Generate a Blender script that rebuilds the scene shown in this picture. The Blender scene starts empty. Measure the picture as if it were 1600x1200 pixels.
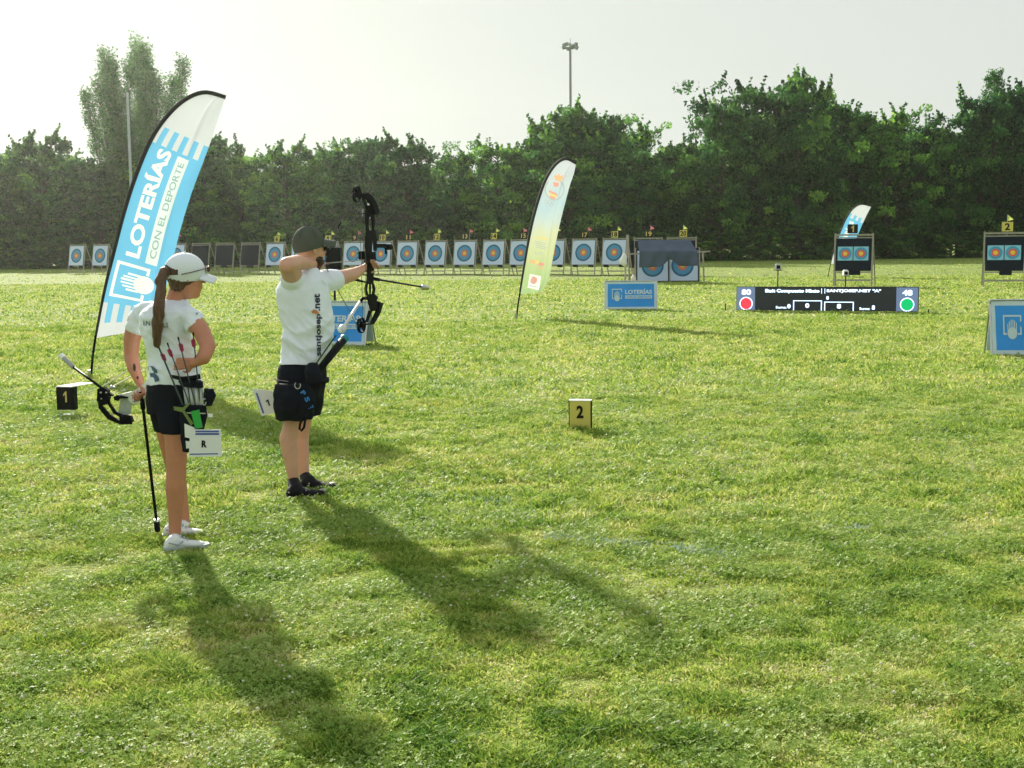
import bpy, bmesh, math, random
import numpy as np
from mathutils import Vector, Matrix, noise
from mathutils.bvhtree import BVHTree

# ------------------------------------------------------------------ camera
S = bpy.context.scene
C = S.collection
FPX = 2050.0
HCAM = 1.65
PITCH = math.atan(220 / FPX)
ROLL = math.radians(0.6)
fwd = Vector((0, math.cos(PITCH), -math.sin(PITCH)))
up0 = Vector((0, math.sin(PITCH), math.cos(PITCH)))
rt0 = Vector((1, 0, 0))
rt = rt0 * math.cos(ROLL) - up0 * math.sin(ROLL)
up = up0 * math.cos(ROLL) + rt0 * math.sin(ROLL)
cd = bpy.data.cameras.new('camera')
cam = bpy.data.objects.new('camera', cd)
C.objects.link(cam)
cd.sensor_width = 36
cd.lens = 36 * FPX / 1600
cd.clip_start = 0.1
cd.clip_end = 3000
mw = Matrix((rt, up, -fwd)).transposed().to_4x4()
mw.translation = Vector((0, 0, HCAM))
cam.matrix_world = mw
S.camera = cam
CAM = Vector((0, 0, HCAM))

def ray(px, py):
    return fwd + rt * ((px - 800) / FPX) - up * ((py - 600) / FPX)
def P(px, py, d):
    r = ray(px, py)
    return CAM + r * (d / r.y)
def G(px, py):
    r = ray(px, py)
    return CAM + r * (-HCAM / r.z)
def PL(px, py, o, n):
    r = ray(px, py)
    return CAM + r * ((o - CAM).dot(n) / r.dot(n))

# ------------------------------------------------------------------ world and sun
SUN_EL = math.radians(24.5)
SUN_AZ = math.radians(-22)          # measured from +Y towards +X
sun_dir = Vector((math.sin(SUN_AZ) * math.cos(SUN_EL), math.cos(SUN_AZ) * math.cos(SUN_EL), math.sin(SUN_EL)))
w = bpy.data.worlds.new('World')
S.world = w
w.use_nodes = True
nt = w.node_tree
nt.nodes.clear()
wo = nt.nodes.new('ShaderNodeOutputWorld')
bg = nt.nodes.new('ShaderNodeBackground')
sky = nt.nodes.new('ShaderNodeTexSky')
sky.sky_type = 'NISHITA'
sky.sun_disc = False
sky.sun_elevation = SUN_EL
sky.sun_rotation = SUN_AZ
sky.air_density = 1.0
sky.dust_density = 0.6
sky.ozone_density = 1.0
hs = nt.nodes.new('ShaderNodeHueSaturation')
hs.inputs['Saturation'].default_value = 0.25
hs.inputs['Value'].default_value = 1.0
nt.links.new(sky.outputs[0], hs.inputs['Color'])
tint = nt.nodes.new('ShaderNodeMix')
tint.data_type = 'RGBA'
tint.blend_type = 'MULTIPLY'
tint.inputs[0].default_value = 1.0
nt.links.new(hs.outputs[0], tint.inputs[6])
tint.inputs[7].default_value = (0.86, 0.83, 0.70, 1)
veil = nt.nodes.new('ShaderNodeMix')      # bright milky summer haze over the whole sky
veil.data_type = 'RGBA'
veil.inputs[0].default_value = 0.90
nt.links.new(tint.outputs[2], veil.inputs[6])
veil.inputs[7].default_value = (6.75, 7.15, 6.80, 1)
nt.links.new(veil.outputs[2], bg.inputs[0])
bg.inputs[1].default_value = 0.052
nt.links.new(bg.outputs[0], wo.inputs[0])
sd = bpy.data.lights.new('sun', 'SUN')
sd.energy = 4.5
sd.angle = math.radians(1.3)
sd.color = (1.0, 0.93, 0.80)
so = bpy.data.objects.new('sun', sd)
C.objects.link(so)
so.rotation_euler = sun_dir.to_track_quat('Z', 'Y').to_euler()
S.view_settings.view_transform = 'Standard'
S.view_settings.look = 'None'
S.view_settings.exposure = 1.06
S.view_settings.gamma = 1.0
S.cycles.use_denoising = True
S.cycles.volume_bounces = 0
S.cycles.max_bounces = 8
S.cycles.transparent_max_bounces = 8
S.cycles.sample_clamp_indirect = 6

# ------------------------------------------------------------------ materials
def srgb(r, g, b):
    f = lambda c: (c / 255 / 12.92) if c / 255 < 0.04045 else ((c / 255 + 0.055) / 1.055) ** 2.4
    return (f(r), f(g), f(b))
MATS = {}
def mat(name, col, rough=0.6, var=0.12, scale=6.0, metal=0.0, trans=0.0, bump=0.0, bscale=40.0, emit=0.0, spec=0.5, stretch=None, coat=0.0):
    if name in MATS:
        return MATS[name]
    m = bpy.data.materials.new(name)
    m.use_nodes = True
    n = m.node_tree.nodes
    L = m.node_tree.links
    b = n['Principled BSDF']
    out = n['Material Output']
    tc = n.new('ShaderNodeTexCoord')
    nz = n.new('ShaderNodeTexNoise')
    nz.inputs['Scale'].default_value = scale
    nz.inputs['Detail'].default_value = 5
    if stretch:
        mc = n.new('ShaderNodeMapping'); mc.inputs['Scale'].default_value = stretch
        L.new(tc.outputs['Object'], mc.inputs['Vector']); L.new(mc.outputs[0], nz.inputs['Vector'])
    else:
        L.new(tc.outputs['Object'], nz.inputs['Vector'])
    mx = n.new('ShaderNodeMix')
    mx.data_type = 'RGBA'
    c = Vector(col)
    mx.inputs[6].default_value = (*(c * (1 - var)), 1)
    mx.inputs[7].default_value = (*[min(1, x) for x in c * (1 + var)], 1)
    L.new(nz.outputs['Fac'], mx.inputs[0])
    L.new(mx.outputs[2], b.inputs['Base Color'])
    b.inputs['Roughness'].default_value = rough
    b.inputs['Metallic'].default_value = metal
    b.inputs['Specular IOR Level'].default_value = spec
    b.inputs['Coat Weight'].default_value = coat
    if emit:
        b.inputs['Emission Color'].default_value = (*col, 1)
        b.inputs['Emission Strength'].default_value = emit
    if bump:
        mp = n.new('ShaderNodeMapping')
        if stretch:
            mp.inputs['Scale'].default_value = stretch
        L.new(tc.outputs['Object'], mp.inputs['Vector'])
        nb = n.new('ShaderNodeTexNoise')
        nb.inputs['Scale'].default_value = bscale
        nb.inputs['Detail'].default_value = 3
        L.new(mp.outputs[0], nb.inputs['Vector'])
        bp = n.new('ShaderNodeBump')
        bp.inputs['Strength'].default_value = bump
        bp.inputs['Distance'].default_value = 0.02
        L.new(nb.outputs['Fac'], bp.inputs['Height'])
        L.new(bp.outputs[0], b.inputs['Normal'])
    if trans:
        tr = n.new('ShaderNodeBsdfTranslucent')
        L.new(mx.outputs[2], tr.inputs['Color'])
        ms = n.new('ShaderNodeMixShader')
        ms.inputs[0].default_value = trans
        L.new(b.outputs[0], ms.inputs[1])
        L.new(tr.outputs[0], ms.inputs[2])
        L.new(ms.outputs[0], out.inputs['Surface'])
    MATS[name] = m
    return m

WHITE = mat('white_cloth', (0.80, 0.81, 0.82), 0.8, 0.04, 3)
BLACK = mat('black_plastic', (0.006, 0.007, 0.009), 0.55, 0.3, 20, spec=0.08)
BLACKM = mat('black_metal', (0.005, 0.006, 0.008), 0.5, 0.3, 20, spec=0.07)
STEEL = mat('steel', (0.5, 0.52, 0.54), 0.3, 0.15, 20, metal=0.9)
WOOD = mat('grey_wood', (0.36, 0.34, 0.29), 0.75, 0.3, 9, bump=0.3)
FOAM = mat('dark_foam', (0.014, 0.020, 0.034), 0.9, 0.3, 8, bump=0.4, spec=0.1)
YEL = mat('yellow_board', (0.62, 0.55, 0.12), 0.6, 0.08, 10)
YELD = mat('yellow_digit', (0.62, 0.50, 0.16), 0.6, 0.08, 10)
INK = mat('black_ink', (0.010, 0.010, 0.010), 0.6, 0.2, 10, spec=0.15)
PRINTW = mat('white_print', (0.82, 0.84, 0.84), 0.7, 0.03, 6, trans=0.25)
BANB = mat('banner_blue', (0.018, 0.28, 0.78), 0.55, 0.10, 3)
BANL = mat('banner_pale', (0.52, 0.66, 0.72), 0.6, 0.06, 5)

# ------------------------------------------------------------------ mesh builder
class MB:
    def __init__(s):
        s.v = []; s.f = []; s.m = []; s.cur = 0
    def add(s, vs, fs):
        k = len(s.v)
        s.v += [Vector(x) for x in vs]
        for f in fs:
            s.f.append([i + k for i in f]); s.m.append(s.cur)
    def box(s, c, size, R=None):
        c = Vector(c); hx, hy, hz = [x / 2 for x in size]
        vs = [Vector((x, y, z)) for x in (-hx, hx) for y in (-hy, hy) for z in (-hz, hz)]
        if R is not None:
            vs = [R @ v for v in vs]
        s.add([c + v for v in vs], [(0, 1, 3, 2), (4, 6, 7, 5), (0, 4, 5, 1), (2, 3, 7, 6), (0, 2, 6, 4), (1, 5, 7, 3)])
    def bar(s, a, b, w, h=None, upv=None):
        a = Vector(a); b = Vector(b); h = h or w
        d = (b - a).normalized()
        u = Vector(upv) if upv else (Vector((0, 0, 1)) if abs(d.z) < 0.9 else Vector((0, 1, 0)))
        x = d.cross(u).normalized() * (w / 2); y = x.cross(d).normalized() * (h / 2)
        vs = [p + sx * x + sy * y for p in (a, b) for sx, sy in ((-1, -1), (1, -1), (1, 1), (-1, 1))]
        s.add(vs, [(3, 2, 1, 0), (4, 5, 6, 7), (0, 1, 5, 4), (1, 2, 6, 5), (2, 3, 7, 6), (3, 0, 4, 7)])
    def tube(s, pts, r, n=8):
        pts = [Vector(p) for p in pts]
        rs = r if isinstance(r, (list, tuple)) else [r] * len(pts)
        k = len(s.v); prev = None
        for i, p in enumerate(pts):
            d = (pts[min(i + 1, len(pts) - 1)] - pts[max(i - 1, 0)]).normalized()
            if prev is None:
                u = Vector((0, 0, 1)) if abs(d.z) < 0.9 else Vector((1, 0, 0))
                x = d.cross(u).normalized()
            else:
                x = (prev - d * prev.dot(d)).normalized()
            prev = x; y = d.cross(x)
            for j in range(n):
                t = 2 * math.pi * j / n
                s.v.append(p + (x * math.cos(t) + y * math.sin(t)) * rs[i])
        for i in range(len(pts) - 1):
            for j in range(n):
                a = k + i * n + j; b = k + i * n + (j + 1) % n
                s.f.append([a, b, b + n, a + n]); s.m.append(s.cur)
        s.f.append([k + j for j in range(n)][::-1]); s.m.append(s.cur)
        e = k + (len(pts) - 1) * n
        s.f.append([e + j for j in range(n)]); s.m.append(s.cur)
    def loft(s, rings, n=24):
        # rings: (centre, axis vector a, axis vector b)
        k = len(s.v)
        for c, a, b in rings:
            for j in range(n):
                t = 2 * math.pi * j / n
                s.v.append(Vector(c) + Vector(a) * math.cos(t) + Vector(b) * math.sin(t))
        for i in range(len(rings) - 1):
            for j in range(n):
                p = k + i * n + j; q = k + i * n + (j + 1) % n
                s.f.append([p, q, q + n, p + n]); s.m.append(s.cur)
        s.f.append([k + j for j in range(n)][::-1]); s.m.append(s.cur)
        e = k + (len(rings) - 1) * n
        s.f.append([e + j for j in range(n)]); s.m.append(s.cur)
    def ell(s, c, a, b, d, nu=16, nv=10):
        c = Vector(c); a = Vector(a); b = Vector(b); d = Vector(d)
        vs = [c - d]
        for i in range(1, nv):
            th = math.pi * i / nv
            for j in range(nu):
                ph = 2 * math.pi * j / nu
                vs.append(c - d * math.cos(th) + (a * math.cos(ph) + b * math.sin(ph)) * math.sin(th))
        vs.append(c + d)
        fs = [(0, 1 + (j + 1) % nu, 1 + j) for j in range(nu)]
        for i in range(nv - 2):
            for j in range(nu):
                p = 1 + i * nu + j; q = 1 + i * nu + (j + 1) % nu
                fs.append((p, q, q + nu, p + nu))
        e = len(vs) - 1; o = 1 + (nv - 2) * nu
        fs += [(o + j, o + (j + 1) % nu, e) for j in range(nu)]
        s.add(vs, fs)
    def sph(s, c, r, nu=14, nv=8):
        s.ell(c, (r, 0, 0), (0, r, 0), (0, 0, r), nu, nv)
    def cap(s, p0, r0, p1, r1, n=14):
        s.sph(p0, r0, n, 8); s.sph(p1, r1, n, 8)
        p0 = Vector(p0); p1 = Vector(p1)
        if (p1 - p0).length > 1e-4:
            s.tube([p0, p1], [r0, r1], n)
    def prism(s, pts, ex, ey, ez, o, t):
        # closed outline pts (2D) in the plane ex, ey at o, thickness t along ez
        o = Vector(o); n = len(pts)
        f = [o + ex * x + ey * y + ez * (t / 2) for x, y in pts]
        b = [o + ex * x + ey * y - ez * (t / 2) for x, y in pts]
        s.add(f + b, [list(range(n)), list(range(2 * n - 1, n - 1, -1))] + [(i + n, (i + 1) % n + n, (i + 1) % n, i) for i in range(n)])
    def extr(s, pts, off):
        # closed loop of 3D points extruded by off
        n = len(pts); off = Vector(off)
        pts = [Vector(p) for p in pts]
        s.add(pts + [p + off for p in pts], [list(range(n)), list(range(2 * n - 1, n - 1, -1))] + [(i + n, (i + 1) % n + n, (i + 1) % n, i) for i in range(n)])
    def mesh(s, name, off=Vector((0, 0, 0))):
        me = bpy.data.meshes.new(name)
        me.from_pydata([v - off for v in s.v], [], s.f)
        me.update()
        return me

ORG = {}
def root_of(o):
    while o.parent:
        o = o.parent
    return o
def build(mb, name, mats, parent=None, label=None, smooth=False, fix=True):
    off = Vector((0, 0, 0))
    if parent is not None:
        off = Vector(ORG.get(root_of(parent).name, (0, 0, 0)))
    me = mb.mesh(name, off)
    if fix:
        bm = bmesh.new(); bm.from_mesh(me)
        bmesh.ops.recalc_face_normals(bm, faces=bm.faces)
        bm.to_mesh(me); bm.free()
    if not isinstance(mats, (list, tuple)):
        mats = [mats]
    for m in mats:
        me.materials.append(m)
    if len(mats) > 1:
        me.polygons.foreach_set('material_index', mb.m)
    if smooth:
        me.polygons.foreach_set('use_smooth', [True] * len(me.polygons))
    o = bpy.data.objects.new(name, me)
    C.objects.link(o)
    if parent is not None:
        o.parent = parent
    if label:
        o['label'] = label
    return o
def obj_me(me, name, parent=None, label=None, off=None):
    o = bpy.data.objects.new(name, me)
    C.objects.link(o)
    if parent is not None:
        o.parent = parent
    if label:
        o['label'] = label
    return o
def tag(o, label=None, cat=None, group=None, kind=None):
    if label: o['label'] = label
    if cat: o['category'] = cat
    if group: o['group'] = group
    if kind: o['kind'] = kind
    return o
def thing(name, label, cat, loc=(0, 0, 0), rz=0.0, group=None):
    o = bpy.data.objects.new(name, None)
    o.empty_display_size = 0.2
    C.objects.link(o)
    o.location = loc
    o.rotation_euler = (0, 0, rz)
    tag(o, label, cat, group)
    ORG[o.name] = Vector(loc)
    return o
def copy_tree(o, parent=None, skip=()):
    c = o.copy()
    C.objects.link(c)
    if parent is not None:
        c.parent = parent
    for ch in list(o.children):
        if ch.name.split('.')[0] in skip:
            continue
        copy_tree(ch, c, skip)
    return c

def blob(mb, voxel=0.005, smooth=4, disp=None):
    me = mb.mesh('tmp')
    o = bpy.data.objects.new('tmp', me)
    C.objects.link(o)
    md = o.modifiers.new('r', 'REMESH'); md.mode = 'VOXEL'; md.voxel_size = voxel
    if smooth:
        ms = o.modifiers.new('s', 'SMOOTH'); ms.factor = 0.5; ms.iterations = smooth
    dg = bpy.context.evaluated_depsgraph_get()
    res = bpy.data.meshes.new_from_object(o.evaluated_get(dg))
    bpy.data.objects.remove(o)
    if disp:
        nrm = [v.normal.copy() for v in res.vertices]
        for v, n in zip(res.vertices, nrm):
            v.co += n * disp(v.co)
    res.update()
    return res
def build_blob(mb, name, m, parent=None, voxel=0.005, smooth=4, disp=None, label=None):
    me = blob(mb, voxel, smooth, disp)
    off = Vector((0, 0, 0))
    if parent is not None:
        off = Vector(ORG.get(root_of(parent).name, (0, 0, 0)))
    world = [v.co.copy() for v in me.vertices]
    tree = BVHTree.FromPolygons(world, [tuple(p.vertices) for p in me.polygons])
    for v in me.vertices:
        v.co -= off
    me.materials.clear()
    me.materials.append(m)
    me.polygons.foreach_set('use_smooth', [True] * len(me.polygons))
    me.name = name
    o = obj_me(me, name, parent, label)
    return o, tree

# ------------------------------------------------------------------ lettering
TXT = {}
def text2d(s, bold=0.0):
    key = (s, bold)
    if key in TXT:
        return TXT[key]
    cu = bpy.data.curves.new('t', 'FONT')
    cu.body = s; cu.size = 1.0; cu.resolution_u = 3
    cu.offset = bold
    o = bpy.data.objects.new('t', cu)
    C.objects.link(o)
    dg = bpy.context.evaluated_depsgraph_get()
    me = bpy.data.meshes.new_from_object(o.evaluated_get(dg))
    bpy.data.objects.remove(o)
    v = [(p.co.x, p.co.y) for p in me.vertices]
    f = [tuple(p.vertices) for p in me.polygons]
    x0 = min(a for a, b in v); x1 = max(a for a, b in v); y0 = min(b for a, b in v); y1 = max(b for a, b in v)
    v = [((a - x0) / (x1 - x0), (b - y0) / (y1 - y0)) for a, b in v]
    TXT[key] = (v, f, (x1 - x0) / (y1 - y0))
    bpy.data.meshes.remove(me)
    return TXT[key]
def put_text(mb, s, fn, bold=0.02):
    # fn maps (0..1, 0..1) of the text box to a 3D point
    v, f, asp = text2d(s, bold)
    mb.add([fn(a, b) for a, b in v], f)

def put_one(mb, fn):
    # the figure 1 with its slanting flag
    mb.add([fn(a, b) for a, b in ((.52, 0), (.92, 0), (.92, 1), (.60, 1), (.08, .74), (.08, .54), (.52, .72))], [tuple(range(7))])

def vnoise(x, y, scale, seed=0):
    rs = np.random.RandomState(seed)
    T = rs.rand(256, 256)
    xs = np.asarray(x) / scale + 1000.0; ys = np.asarray(y) / scale + 1000.0
    xi = np.floor(xs).astype(int); yi = np.floor(ys).astype(int)
    fx = xs - xi; fy = ys - yi
    fx = fx * fx * (3 - 2 * fx); fy = fy * fy * (3 - 2 * fy)
    g = lambda a, b: T[a % 256, b % 256]
    return (g(xi, yi) * (1 - fx) + g(xi + 1, yi) * fx) * (1 - fy) + (g(xi, yi + 1) * (1 - fx) + g(xi + 1, yi + 1) * fx) * fy

def raw_mesh(name, V, polys_v, sizes, mats, attr=None, midx=None):
    # V (n,3) array; polys_v flat loop indices; sizes = vertices per polygon
    me = bpy.data.meshes.new(name)
    me.vertices.add(len(V))
    me.vertices.foreach_set('co', np.ascontiguousarray(V, dtype=np.float32).ravel())
    me.loops.add(len(polys_v))
    me.loops.foreach_set('vertex_index', np.ascontiguousarray(polys_v, dtype=np.int32))
    me.polygons.add(len(sizes))
    st = np.concatenate([[0], np.cumsum(sizes)[:-1]]).astype(np.int32)
    me.polygons.foreach_set('loop_start', st)
    me.polygons.foreach_set('loop_total', np.asarray(sizes, dtype=np.int32))
    for m in mats:
        me.materials.append(m)
    if midx is not None:
        me.polygons.foreach_set('material_index', np.asarray(midx, dtype=np.int32))
    if attr is not None:
        a = me.attributes.new('tint', 'FLOAT', 'POINT')
        a.data.foreach_set('value', np.asarray(attr, dtype=np.float32))
    me.update(calc_edges=True)
    return me
HAZE_D = 0.00022
# ------------------------------------------------------------------ ground and grass
def leaf_material(name, cols, rough=0.45, trans=0.45, spec=0.5, patch=None, vary=False):
    m = bpy.data.materials.new(name)
    m.use_nodes = True
    n = m.node_tree.nodes; L = m.node_tree.links
    b = n['Principled BSDF']; out = n['Material Output']
    at = n.new('ShaderNodeAttribute'); at.attribute_name = 'tint'
    cr = n.new('ShaderNodeValToRGB')
    while len(cr.color_ramp.elements) < len(cols):
        cr.color_ramp.elements.new(0.5)
    for i, (p, c) in enumerate(cols):
        cr.color_ramp.elements[i].position = p
        cr.color_ramp.elements[i].color = (*c, 1)
    L.new(at.outputs['Fac'], cr.inputs[0])
    col = cr.outputs[0]
    if patch:
        ge = n.new('ShaderNodeNewGeometry')
        nz = n.new('ShaderNodeTexNoise'); nz.inputs['Scale'].default_value = patch[0]; nz.inputs['Detail'].default_value = 4
        L.new(ge.outputs['Position'], nz.inputs['Vector'])
        mr = n.new('ShaderNodeMapRange')
        mr.inputs[1].default_value = 0.38; mr.inputs[2].default_value = 0.62
        L.new(nz.outputs['Fac'], mr.inputs[0])
        mx = n.new('ShaderNodeMix'); mx.data_type = 'RGBA'; mx.blend_type = 'MULTIPLY'
        mx.inputs[0].default_value = 1.0
        c2 = n.new('ShaderNodeMix'); c2.data_type = 'RGBA'
        L.new(mr.outputs[0], c2.inputs[0])
        c2.inputs[6].default_value = (*patch[1], 1); c2.inputs[7].default_value = (*patch[2], 1)
        L.new(col, mx.inputs[6]); L.new(c2.outputs[2], mx.inputs[7])
        col = mx.outputs[2]
    if vary:
        oi = n.new('ShaderNodeObjectInfo')
        c3 = n.new('ShaderNodeMix'); c3.data_type = 'RGBA'
        L.new(oi.outputs['Random'], c3.inputs[0])
        c3.inputs[6].default_value = (0.50, 0.64, 0.78, 1); c3.inputs[7].default_value = (1.95, 1.60, 1.15, 1)
        m3 = n.new('ShaderNodeMix'); m3.data_type = 'RGBA'; m3.blend_type = 'MULTIPLY'; m3.inputs[0].default_value = 1.0
        L.new(col, m3.inputs[6]); L.new(c3.outputs[2], m3.inputs[7]); col = m3.outputs[2]
    L.new(col, b.inputs['Base Color'])
    b.inputs['Roughness'].default_value = rough
    b.inputs['Specular IOR Level'].default_value = spec
    tr = n.new('ShaderNodeBsdfTranslucent')
    L.new(col, tr.inputs['Color'])
    ms = n.new('ShaderNodeMixShader'); ms.inputs[0].default_value = trans
    L.new(b.outputs[0], ms.inputs[1]); L.new(tr.outputs[0], ms.inputs[2])
    L.new(ms.outputs[0], out.inputs['Surface'])
    return m

def ground_material():
    m = bpy.data.materials.new('lawn_ground'); m.use_nodes = True
    n = m.node_tree.nodes; L = m.node_tree.links
    b = n['Principled BSDF']
    ge = n.new('ShaderNodeNewGeometry')
    def nz(scale, det=4, sc=None):
        x = n.new('ShaderNodeTexNoise'); x.inputs['Scale'].default_value = scale; x.inputs['Detail'].default_value = det
        if sc:
            mp = n.new('ShaderNodeMapping'); mp.inputs['Scale'].default_value = sc
            L.new(ge.outputs['Position'], mp.inputs[0]); L.new(mp.outputs[0], x.inputs['Vector'])
        else:
            L.new(ge.outputs['Position'], x.inputs['Vector'])
        return x.outputs['Fac']
    def mix(f, a, c, blend='MIX'):
        x = n.new('ShaderNodeMix'); x.data_type = 'RGBA'; x.blend_type = blend
        if isinstance(f, float): x.inputs[0].default_value = f
        else: L.new(f, x.inputs[0])
        for s, i in ((a, 6), (c, 7)):
            if isinstance(s, tuple): x.inputs[i].default_value = (*s, 1)
            else: L.new(s, x.inputs[i])
        return x.outputs[2]
    def rng(f, a, c):
        x = n.new('ShaderNodeMapRange'); x.inputs[1].default_value = a; x.inputs[2].default_value = c
        L.new(f, x.inputs[0]); return x.outputs[0]
    g1 = mix(rng(nz(1.3, 5), 0.35, 0.65), (0.22, 0.31, 0.055), (0.36, 0.42, 0.10))
    g2 = mix(rng(nz(0.16, 3), 0.35, 0.65), g1, mix(0.5, g1, (0.40, 0.47, 0.10)))
    g3 = mix(rng(nz(11, 4), 0.35, 0.65), mix(0.72, g2, (0.07, 0.12, 0.025)), mix(0.2, g2, (0.07, 0.12, 0.025)))
    # mowing bands across the field
    g4 = mix(rng(nz(0.5, 2, (0.03, 1.0, 1)), 0.4, 0.6), mix(0.14, g3, (0.10, 0.18, 0.03)), g3)
    L.new(g4, b.inputs['Base Color'])
    b.inputs['Roughness'].default_value = 0.9
    b.inputs['Specular IOR Level'].default_value = 0.15
    bp = n.new('ShaderNodeBump'); bp.inputs['Strength'].default_value = 1.0; bp.inputs['Distance'].default_value = 0.05
    L.new(nz(22, 6), bp.inputs['Height'])
    L.new(bp.outputs[0], b.inputs['Normal'])
    return m
gm = MB()
gm.add([(-900, -60, 0), (900, -60, 0), (900, 1500, 0), (-900, 1500, 0)], [(0, 1, 2, 3)])
ground = build(gm, 'ground', ground_material(), fix=False)
ground['kind'] = 'structure'

def scatter(n, y0, y1, rs, margin=1.25, power=1.0):
    # points spread evenly over the wedge of lawn between the two distances
    y = np.sqrt(rs.rand(n) * (y1 ** 2 - y0 ** 2) + y0 ** 2)
    x = (rs.rand(n) * 2 - 1) * y * 0.39 * margin
    return x, y
rs = np.random.RandomState(7)
def tuft_field(x, y):
    return 0.5 * vnoise(x, y, 0.10, 1) + 0.4 * vnoise(x, y, 0.28, 2) + 0.1 * vnoise(x, y, 0.9, 6)
def dry_field(x, y):
    return 0.26 * vnoise(x, y, 0.9, 3) + 0.34 * vnoise(x, y, 0.3, 4) + 0.40 * vnoise(x, y, 0.12, 5)
def blades(n, y0, y1, h0, h1, w0, w1, keep=0.0):
    x, y = scatter(n, y0, y1, rs)
    t = tuft_field(x, y)
    k = rs.rand(n) < (0.12 + 1.75 * t)
    x = x[k]; y = y[k]; t = t[k]; n = len(x)
    d = dry_field(x, y)
    h = (h0 + (h1 - h0) * rs.rand(n)) * (0.18 + 3.0 * t * t)
    wd = w0 + (w1 - w0) * rs.rand(n)
    az = rs.rand(n) * 6.283
    lean = (0.4 + 1.5 * rs.rand(n)) * h
    laz = rs.rand(n) * 6.283
    dx = np.cos(az) * wd / 2; dy = np.sin(az) * wd / 2
    lx = np.cos(laz) * lean; ly = np.sin(laz) * lean
    V = np.zeros((n, 5, 3), dtype=np.float32)
    V[:, 0] = np.stack([x - dx, y - dy, np.zeros(n)], 1)
    V[:, 1] = np.stack([x + dx, y + dy, np.zeros(n)], 1)
    V[:, 2] = np.stack([x + dx * 0.8 + lx * 0.3, y + dy * 0.8 + ly * 0.3, h * 0.6], 1)
    V[:, 3] = np.stack([x - dx * 0.8 + lx * 0.3, y - dy * 0.8 + ly * 0.3, h * 0.6], 1)
    V[:, 4] = np.stack([x + lx, y + ly, h], 1)
    ti = np.clip(0.5 + 0.95 * (d - 0.5) + 0.75 * (rs.rand(n) - 0.5) - 0.45 * (t - 0.5), 0, 1)
    return V.reshape(-1, 3), np.repeat(ti, 5)
def join_blades(sets):
    V = np.concatenate([a for a, b in sets]); T = np.concatenate([b for a, b in sets])
    n = len(V) // 5
    base = (np.arange(n) * 5)[:, None]
    quad = base + np.array([[0, 1, 2, 3]]); tri = base + np.array([[3, 2, 4]])
    loops = np.concatenate([quad, tri], 1).ravel()
    sizes = np.tile([4, 3], n)
    return V, loops, sizes, T
GRASSM = leaf_material('grass_blade', [(0.0, (0.085, 0.19, 0.03)), (0.28, (0.23, 0.37, 0.05)), (0.58, (0.41, 0.50, 0.095)), (0.84, (0.60, 0.60, 0.20)), (1.0, (0.70, 0.64, 0.40))], 0.55, 0.45, 0.12,
                       patch=(0.7, (0.93, 0.98, 0.95), (1.08, 1.03, 1.06)))
sets = [blades(320000, 3.6, 7.5, 0.010, 0.024, 0.0045, 0.009),
        blades(290000, 7.5, 14, 0.013, 0.034, 0.007, 0.012),
        blades(230000, 14, 28, 0.018, 0.045, 0.013, 0.022),
        blades(130000, 28, 60, 0.02, 0.045, 0.03, 0.05),
        blades(12000, 60, 100, 0.02, 0.04, 0.06, 0.10)]
V, Lp, Sz, T = join_blades(sets)
me = raw_mesh('grass', V, Lp, Sz, [GRASSM], T)
tag(obj_me(me, 'grass'), 'short mown sunlit grass covering the whole field', 'grass', kind='stuff')

# clover: low three-lobed leaves in patches
CLOVM = leaf_material('clover_leaf', [(0.0, (0.20, 0.34, 0.06)), (0.5, (0.34, 0.48, 0.11)), (1.0, (0.56, 0.62, 0.25))], 0.55, 0.45, 0.20)
def clover(n, y0, y1, size):
    x, y = scatter(n, y0, y1, rs)
    f = 0.35 * vnoise(x, y, 0.7, 11) + 0.65 * vnoise(x, y, 0.22, 12)
    k = f > 0.40 + 0.28 * rs.rand(n)
    x = x[k]; y = y[k]; n = len(x)
    z = 0.008 + 0.026 * rs.rand(n)
    a0 = rs.rand(n) * 6.283
    out = []; ti = []
    tx = (rs.rand(n) - 0.5) * 1.6; ty = (rs.rand(n) - 0.5) * 1.6
    tt = np.clip(rs.rand(n) * .6 + .9 * (dry_field(x, y) - .3), 0, 1)
    for q in range(3):
        a = a0 + q * 2.094
        s = size * (0.7 + 0.6 * rs.rand(n))
        V = np.zeros((n, 5, 3), dtype=np.float32)
        for i, (r, da) in enumerate(((0.08, 0.0), (0.75, -0.62), (1.0, -0.22), (1.0, 0.22), (0.75, 0.62))):
            px = np.cos(a + da) * r * s; py = np.sin(a + da) * r * s
            V[:, i] = np.stack([x + px, y + py, z + px * tx + py * ty + 0.1 * s * r], 1)
        out.append(V.reshape(-1, 3)); ti.append(np.repeat(tt, 5))
    V = np.concatenate(out); T = np.concatenate(ti)
    return V, T
cs = [clover(150000, 3.6, 8, 0.0095), clover(110000, 8, 16, 0.014), clover(40000, 16, 32, 0.022)]
V = np.concatenate([a for a, b in cs]); T = np.concatenate([b for a, b in cs])
n = len(V) // 5
me = raw_mesh('clover', V, np.arange(n * 5), np.full(n, 5), [CLOVM], T)
tag(obj_me(me, 'clover'), 'low clover leaves growing in patches through the grass', 'clover', kind='stuff')
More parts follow.
